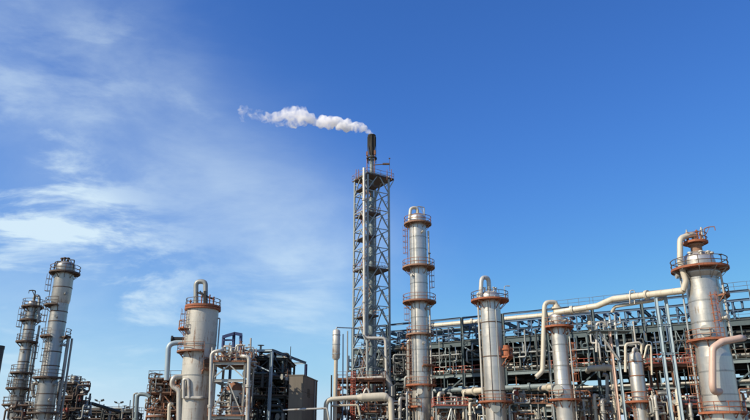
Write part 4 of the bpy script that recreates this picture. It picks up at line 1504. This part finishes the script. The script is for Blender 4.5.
tangle(60, (V((xa - .5, Yd - 2.5, 0)), (3.5, lv[0] - .6)), V((xb - xa + 3.5, 0, 0)), V((0, 8, 0)), ['pale_pipe', 'grey_pipe', 'dark_steel', 'brown_rust'], (.07, .18),
       ['pale bent pipe under the mast deck', 'grey bent pipe under the mast deck', 'blackened bent pipe under the mast deck', 'rusty bent pipe under the mast deck'], 'bent pipes under the mast deck', 34, (.6, 2.6), .35, keep=22)
tangle(40, (V((X(392, 400, 108), 106, 0)), (4, Zat(345, 108))), V((4.5, 0, 0)), V((0, 5, 0)), ['duct_metal', 'grey_pipe', 'dark_steel'], (.08, .2),
       ['dull grey bent pipe between mast and tallest tower', 'weathered grey bent pipe between mast and tallest tower', 'blackened bent pipe between mast and tallest tower'], 'bent pipes between mast and tallest tower', 35, (.6, 2.6), .3, keep=12)
tangle(40, (V((X(345, 360, 114), 116, 0)), (8, 16)), V((6, 0, 0)), V((0, 4, 0)), ['duct_metal', 'grey_pipe', 'blue_steel'], (.08, .2),
       ['dull grey bent pipe behind the lattice mast', 'weathered grey bent pipe behind the lattice mast', 'blue bent pipe behind the lattice mast'], 'bent pipes behind the lattice mast', 36, (.6, 2.6), .3, keep=10)

# ------------------------------------------------------------------ lines in front of the rack
pipe_thing('fat cream overhead line crossing high between the widest and the hooked tower',
           [P(684, 290.4, 74.6), P(613, 299.0, 82.4), P(597, 306.0, 84.2), P(556, 312.5, 87.4)], .37, 'cream_pipe', 'overhead_line', bend=1.2, n=18, flanges=((0, .5), (2, .6)), bands=1.5)
pipe_thing('thinner cream line slung under the fat overhead line', [P(664, 297.5, 78), P(662, 299, 78), P(615, 306.5, 83), P(612, 312, 83.5)], .2, 'cream_pipe', 'overhead_line', bend=.5, n=12)
o = thing('pipe_support', 'pair of pale blue posts carrying the fat overhead line', 'pipe support', (X(667, 340, 77.6), 77.6, 0))
zt_ = Zat(293.5, 77.6) - .45
for px_ in (661.5, 671.5):
    x_ = X(px_, 340, 77.6)
    MB().ibeam((x_, 77.6, 0), (x_, 77.6, zt_), .36, .36).build('post', 'pale_blue_steel', o)
for z in (zt_ + .12, zt_ - 3.2, zt_ - 6.4):
    MB().ibeam((X(660, 340, 77.6), 77.58, z), (X(673, 340, 77.6), 77.58, z), .2, .24).build('beam', 'pale_blue_steel', o)
o = thing('pipe_support', 'pale steel trestle with long diagonal strut under the overhead line bend', 'pipe support', (X(616, 340, 88), 88, 0))
zt_ = Zat(331, 88)
for px_, m_ in ((613, 'pink_pipe'), (619, 'pale_blue_steel')):
    x_ = X(px_, 360, 88)
    MB().ibeam((x_, 88, 0), (x_, 88, zt_), .32, .32).build('post', m_, o)
MB().bar(P(599, 332, 87.7), P(618.5, 360, 87.7), .22).build('brace', 'pale_pipe', o)
d = MB().box((X(609, 331, 89), 89, zt_ + .05), (5.2, 2.6, .1)).build('deck', 'pale_green_steel', o)
bb = MB()
for k in range(6):
    p = V((X(609, 331, 89) - 2.55 + 1.02 * k, 87.75, zt_ + .1))
    bb.bar(p, p + Z1 * 1.1, .05)
for hh in (.55, 1.1):
    p = V((X(609, 331, 89) - 2.55, 87.75, zt_ + .1 + hh))
    bb.bar(p, p + V((5.1, 0, 0)), .05)
bb.build('railing', 'galvanised', d)
pipe_thing('white hooked pipe standing on the pale trestle', [P(596.5, 352, 88.2), P(596.5, 323.5, 88.2), P(603, 321.5, 88.2), P(607, 326, 88.2)], .17, 'white_paint', 'process_pipe', bend=.6)
for px_, hh, m_ in ((606, 1.6, 'pale_pipe'), (611, 2.0, 'galvanised'), (616, 1.5, 'pale_pipe')):
    relief_valve({'pale_pipe': 'pale', 'galvanised': 'galvanised'}[m_] + ' relief valve on the pale trestle deck', V((X(px_, 331, 88.8), 88.8, zt_ + .1)), hh, m_, 'relief valves on the pale trestle')
o = thing('pipe_stile', 'small white hooped stile straddling the fat overhead line', 'stile', (X(632, 300, 80.6), 80.6, Zat(299, 80.6)))
for dy in (-.65, .65):
    MB().tube([P(629.8, 304, 80.6 + dy), P(629.8, 290.5, 80.6 + dy), P(634.6, 290, 80.6 + dy), P(634.6, 304, 80.6 + dy)], .06, 8, .25).build('hoop', 'white_paint', o)
MB().box((X(632.2, 298, 80.6), 80.6, Zat(296.3, 80.6) + .28), (.55, 1.5, .06)).build('step', 'galvanised', o)

# drum with pipe loops in front of the rack
c_ = P(637.5, 380, 86)
o = thing('process_drum', 'white upright drum with pipe loops over its top before the rack', 'drum', (c_.x, 86, 0))
r_ = M(14.5, 86, 10) / 2
zt_ = Zat(354.5, 86)
MB().lathe((c_.x, 86), [(r_, 0), (r_, zt_ - .3), (r_ * .9, zt_ + .05), (r_ * .6, zt_ + .3), (.05, zt_ + .42)], 36).build('shell', 'cladding', o)
for py_ in (362, 376, 392):
    MB().arcplate((c_.x, 86), r_ - .01, r_ + .04, Zat(py_, 86) - .06, Zat(py_, 86) + .06, 0, 360).build('band', 'brown_rust', o)
part_tube(o, [P(637, 356, 86), P(637, 348.5, 85.8), P(633.5, 348.5, 85.5), P(632.5, 360, 84.9)], .17, 'white_paint', .4, 'loop_pipe')
part_tube(o, [P(641, 356, 86), P(642, 342, 86), P(625.5, 344, 85.6), P(625.5, 372, 85.6)], .17, 'cream_pipe', .5, 'loop_pipe')
part_tube(o, [P(644, 358, 85.5), P(647, 345, 85.5), P(651, 345, 85.5), P(652, 375, 85.5)], .12, 'cream_pipe', .4, 'loop_pipe')
platform(o, (c_.x, 86), Zat(402, 86), r_ + .02, r_ + .8, -140, 140, 0, 'orange_rust', 'orange_rust')
ladder(o, (c_.x, 86), r_, Zat(420, 86), Zat(401, 86), R(-60), 'orange_rust', False)

pipe_thing('fat grey-green header pipe slung low in front of the rack', [rk(rs(433, 391.5, -1.2)[0], -1.2, 9.9), rk(rs(556, 388, -1.2)[0], -1.2, 9.9), rk(rs(556, 388, -1.2)[0], 1.2, 9.9)], .42, 'pale_green_steel', 'header_pipe', bend=.9, n=16, flanges=((0, .15), (0, .5), (0, .8)), bands=2.1)
pipe_thing('cream branch pipe reaching the plain silver tower from the low header', [P(485, 390, 93), P(469, 391.5, 97), P(464, 392, 104)], .4, 'cream_pipe', 'process_pipe', bend=.8, n=16, flanges=((0, .6),))
pipe_thing('cream branch pipe reaching the hooked tower from the low header', [P(556, 387, 88.5), P(543, 388, 93), P(540, 389, 103)], .36, 'cream_pipe', 'process_pipe', bend=.8, n=16, flanges=((0, .5),))
pipe_thing('pinkish cream pipe bent downward beside the drum with loops', [rk(rs(586, 369, 0)[0], 1, 12.0), P(590, 368.5, 92), P(614, 367, 91), P(616, 432, 91)], .4, 'cream_pipe', 'process_pipe', bend=.8, n=16, flanges=((1, .6), (2, .35)))
pipe_thing('paler upright pipe just behind the bent pinkish cream pipe', [P(603, 374.5, 92.5), P(607, 375, 92.5), P(608, 432, 92.5)], .24, 'pale_pipe', 'process_pipe', bend=.4, flanges=((1, .4),))
ups = [(594, 395, 90, .26, 'cream_pipe'), (602, 400, 89, .28, 'pale_pipe'), (514, 391, 96, .22, 'pale_pipe'), (509, 400, 92, .18, 'galvanised'), (536, 398, 94, .16, 'pale_pipe'), (446, 402, 100, .22, 'pale_pipe'),
       (455, 398, 99, .16, 'galvanised'), (439, 393, 101, .26, 'cream_pipe'), (470, 403, 96, .2, 'cream_pipe'), (583, 398, 90, .18, 'galvanised'), (655, 396, 84, .2, 'pale_pipe'), (677, 390, 82, .24, 'cream_pipe'), (690, 404, 80, .18, 'pale_pipe'), (744, 402, 78, .2, 'galvanised'), (400, 398, 102, .22, 'pale_pipe'), (407, 392, 101, .16, 'galvanised')]
cw = {'cream_pipe': 'cream', 'pale_pipe': 'pale', 'galvanised': 'galvanised'}
nm = ['beside the bent pinkish cream pipe', 'two steps from the bent pinkish cream pipe', 'next to the plain tower under the low header', 'hugging the plain silver tower', 'midway under the low header', 'between tallest and plain towers', 'between tallest and plain towers, slimmer', 'at the end of the low header', 'on the other flank of the plain tower', 'behind the hooked tower ladder', 'beside the drum with loops', 'between looped drum and widest tower', 'close to the widest tower ladder', 'past the widest tower', 'close under the lattice mast', 'close to the tallest tower ladder']
for (px_, py_, Y_, r_, m_), w in zip(ups, nm):
    p0, p1 = P(px_, 432, Y_), P(px_ - .3 if px_ > 375 else px_, py_, Y_)
    p0.z = .1
    p0.x = p1.x
    pipe_thing(f'{cw[m_]} upright pipe {w}', [p0, p1, p1 + EN * 1.6 + Z1 * .01], r_, m_, 'upright_pipe', bend=r_ * 2.4, flanges=((0, .8), (0, .55)))

# deck with rusty rails between looped drum and widest tower
lv = [Zat(364, 88), Zat(405, 88)]
frame('low rusty decked frame between the looped drum and the widest tower', X(650, 370, 88), X(694, 370, 88), 88, 93, lv, 'brown_rust', 'dark_steel', 'red_paint', 2, 1, ps=.22)
frame('small rusty decked frame at the foot of the hooked tower', X(571, 400, 90), X(590, 400, 90), 90, 93, [Zat(398, 90)], 'dark_brown', 'dark_steel', 'brown_rust', 1, 1, ps=.2)
frame('small galvanised decked frame between tallest and plain towers', X(436, 405, 97), X(466, 405, 97), 97, 101, [Zat(406, 97)], 'galvanised', 'dark_steel', 'red_paint', 2, 1, ps=.2)
frame('small grey decked frame between plain and hooked towers', X(513, 405, 93), X(545, 405, 93), 93, 97, [Zat(404, 93)], 'green_steel', 'dark_steel', 'brown_rust', 2, 1, ps=.2)
for seed, px0, px1, Y_, w in ((41, 572, 625, 89, 'beneath the bent pinkish cream pipe'), (42, 645, 690, 84, 'around the looped drum'), (43, 434, 478, 97, 'between tallest and plain towers'), (44, 510, 550, 92, 'between plain and hooked towers'), (45, 728, 760, 82, 'past the widest tower')):
    x_ = X(px0, 400, Y_)
    tangle(26, (V((x_, Y_, 0)), (3.6, Zat(388, Y_))), V((X(px1, 400, Y_) - x_, 0, 0)), V((0, 4, 0)), ['pale_pipe', 'grey_pipe', 'brown_rust', 'cream_pipe'], (.06, .16),
           [f'{n_} small bent pipe {w}' for n_ in ('pale', 'grey', 'rusty', 'cream')], f'small pipes {w}', seed, (.5, 2.2), .45, .55, keep=12)

# ------------------------------------------------------------------ far clutter
def lamp_pole(label, px, py, Y, heads, h=None):
    p = P(px, py, Y)
    o = thing('floodlight_pole', label, 'floodlight', (p.x, p.y, 0), 'floodlight poles beyond the plant')
    MB().cyl((p.x, p.y, 0), p, .09, n=8).build('pole', 'galvanised', o)
    MB().bar(p + V((-.7, 0, 0)), p + V((.7, 0, 0)), .08).build('crossarm', 'galvanised', o)
    for sx in heads:
        q = p + V((sx, -.1, .15))
        MB().quadbox(q, V((.28, 0, .14 * sx)), V((0, .12, 0)), V((-.05, 0, .16))).build('lamp', 'black_steel', o)
    return o


lamp_pole('double floodlight on a pole beyond the scaffolded column', 99.5, 401, 135, (-.6, .6))
lamp_pole('double floodlight on a pole beyond the slim gooseneck pipe', 119, 403, 140, (-.6, .6))
lamp_pole('single floodlight on a pole between the two double ones', 125, 408, 140, (.5,))
Ye = 128
lv = [Zat(413, Ye), Zat(419, Ye)]
frame('long low dark frame far behind, between weathered towers and rusty frame', X(84, 410, Ye), X(133, 410, Ye), Ye, Ye + 5, lv, 'dark_steel', 'dark_steel', 'dark_brown', 5, 1, ps=.25, brace=False)
tangle(90, (V((X(80, 410, Ye), Ye - 1, 0)), (3.5, Zat(408, Ye))), V((X(136, 410, Ye) - X(80, 410, Ye), 0, 0)), V((0, 5, 0)), ['dark_steel', 'grey_pipe', 'dark_brown'], (.08, .2),
       ['blackened pipe on the far low frame', 'grey pipe on the far low frame', 'brown pipe on the far low frame'], 'pipes on the far low frame', 51, (.8, 3.5), .3, keep=8)
for px_, py_, w in ((104, 404, 'slim dark standpipe behind the far low frame'), (111, 408, 'shorter dark standpipe behind the far low frame'), (130.5, 400, 'taller dark standpipe at the end of the far low frame')):
    p = P(px_, py_, 131)
    pipe_thing(w, [V((p.x, p.y, 0)), p], .09, 'dark_steel', 'standpipe')
pipe_thing('dark sloping duct leaving the scaffolded column towards the far low frame', [P(78, 402.5, 119), P(92, 403.5, 121), P(120, 412, 127)], .3, 'dark_steel', 'duct', bend=.6, cat='duct')
Yg = 114
frame('dark slender frame behind the larger weathered tower', X(59, 395, Yg), X(71, 395, Yg), Yg, Yg + 4, [Zat(384, Yg), Zat(398, Yg), Zat(412, Yg)], 'dark_brown', 'dark_brown', 'dark_brown', 1, 1, ps=.2, brace='all')
tangle(80, (V((X(57, 395, Yg), Yg - 1, 0)), (3.5, Zat(381, Yg))), V((X(88, 395, Yg) - X(57, 395, Yg), 0, 0)), V((0, 5, 0)), ['dark_steel', 'grey_pipe', 'dark_brown'], (.07, .17),
       ['blackened pipe behind the larger weathered tower', 'grey pipe behind the larger weathered tower', 'brown pipe behind the larger weathered tower'], 'pipes behind the larger weathered tower', 52, (.5, 2.4), .3, keep=12)
tangle(22, (V((X(4, 410, 103), 102, 0)), (3.5, Zat(400, 103))), V((X(34, 410, 103) - X(4, 410, 103), 0, 0)), V((0, 4, 0)), ['dark_brown', 'grey_pipe'], (.07, .17),
       ['brown pipe at the foot of the slender tower', 'grey pipe at the foot of the slender tower'], 'pipes at the foot of the slender tower', 53, (.5, 2.4), .3, keep=6)

# everything too small to pick apart, as one mass of pipework
mbs = {}
for w, r, m_, vv, mv in REST:
    mbs.setdefault(m_, MB()).tube(w, r, 7, r * 2.6)
    if vv:
        a, b_ = w[0], w[1]
        d = (b_ - a).normalized()
        p = a + (b_ - a) * .5
        x = V((-1, -1, 0)).normalized() if abs(d.z) > .6 else Z1
        mbs.setdefault(mv, MB()).cyl(p - d * r * 2.2, p + d * r * 2.2, r * 1.45, n=8).cyl(p, p + x * r * 4.2, r * .7, n=6).cyl(p + x * r * 4.2, p + x * (r * 4.2 + .06), r * 2.2, n=10)
me = bpy.data.meshes.new('pipework')
vs, fs, sm_, mi = [], [], [], []
for k, (m_, b_) in enumerate(mbs.items()):
    o_ = len(vs)
    vs += [tuple(v) for v in b_.v]
    fs += [[i + o_ for i in f] for f in b_.f]
    sm_ += b_.sm
    mi += [k] * len(b_.f)
    me.materials.append(MAT[m_])
me.from_pydata(vs, [], fs)
me.polygons.foreach_set('use_smooth', sm_)
me.polygons.foreach_set('material_index', mi)
ob = bpy.data.objects.new('pipework', me)
COL.objects.link(ob)
tag(ob, 'mass of small pipes and valves filling the frames and the rack', 'pipework', kind='stuff')
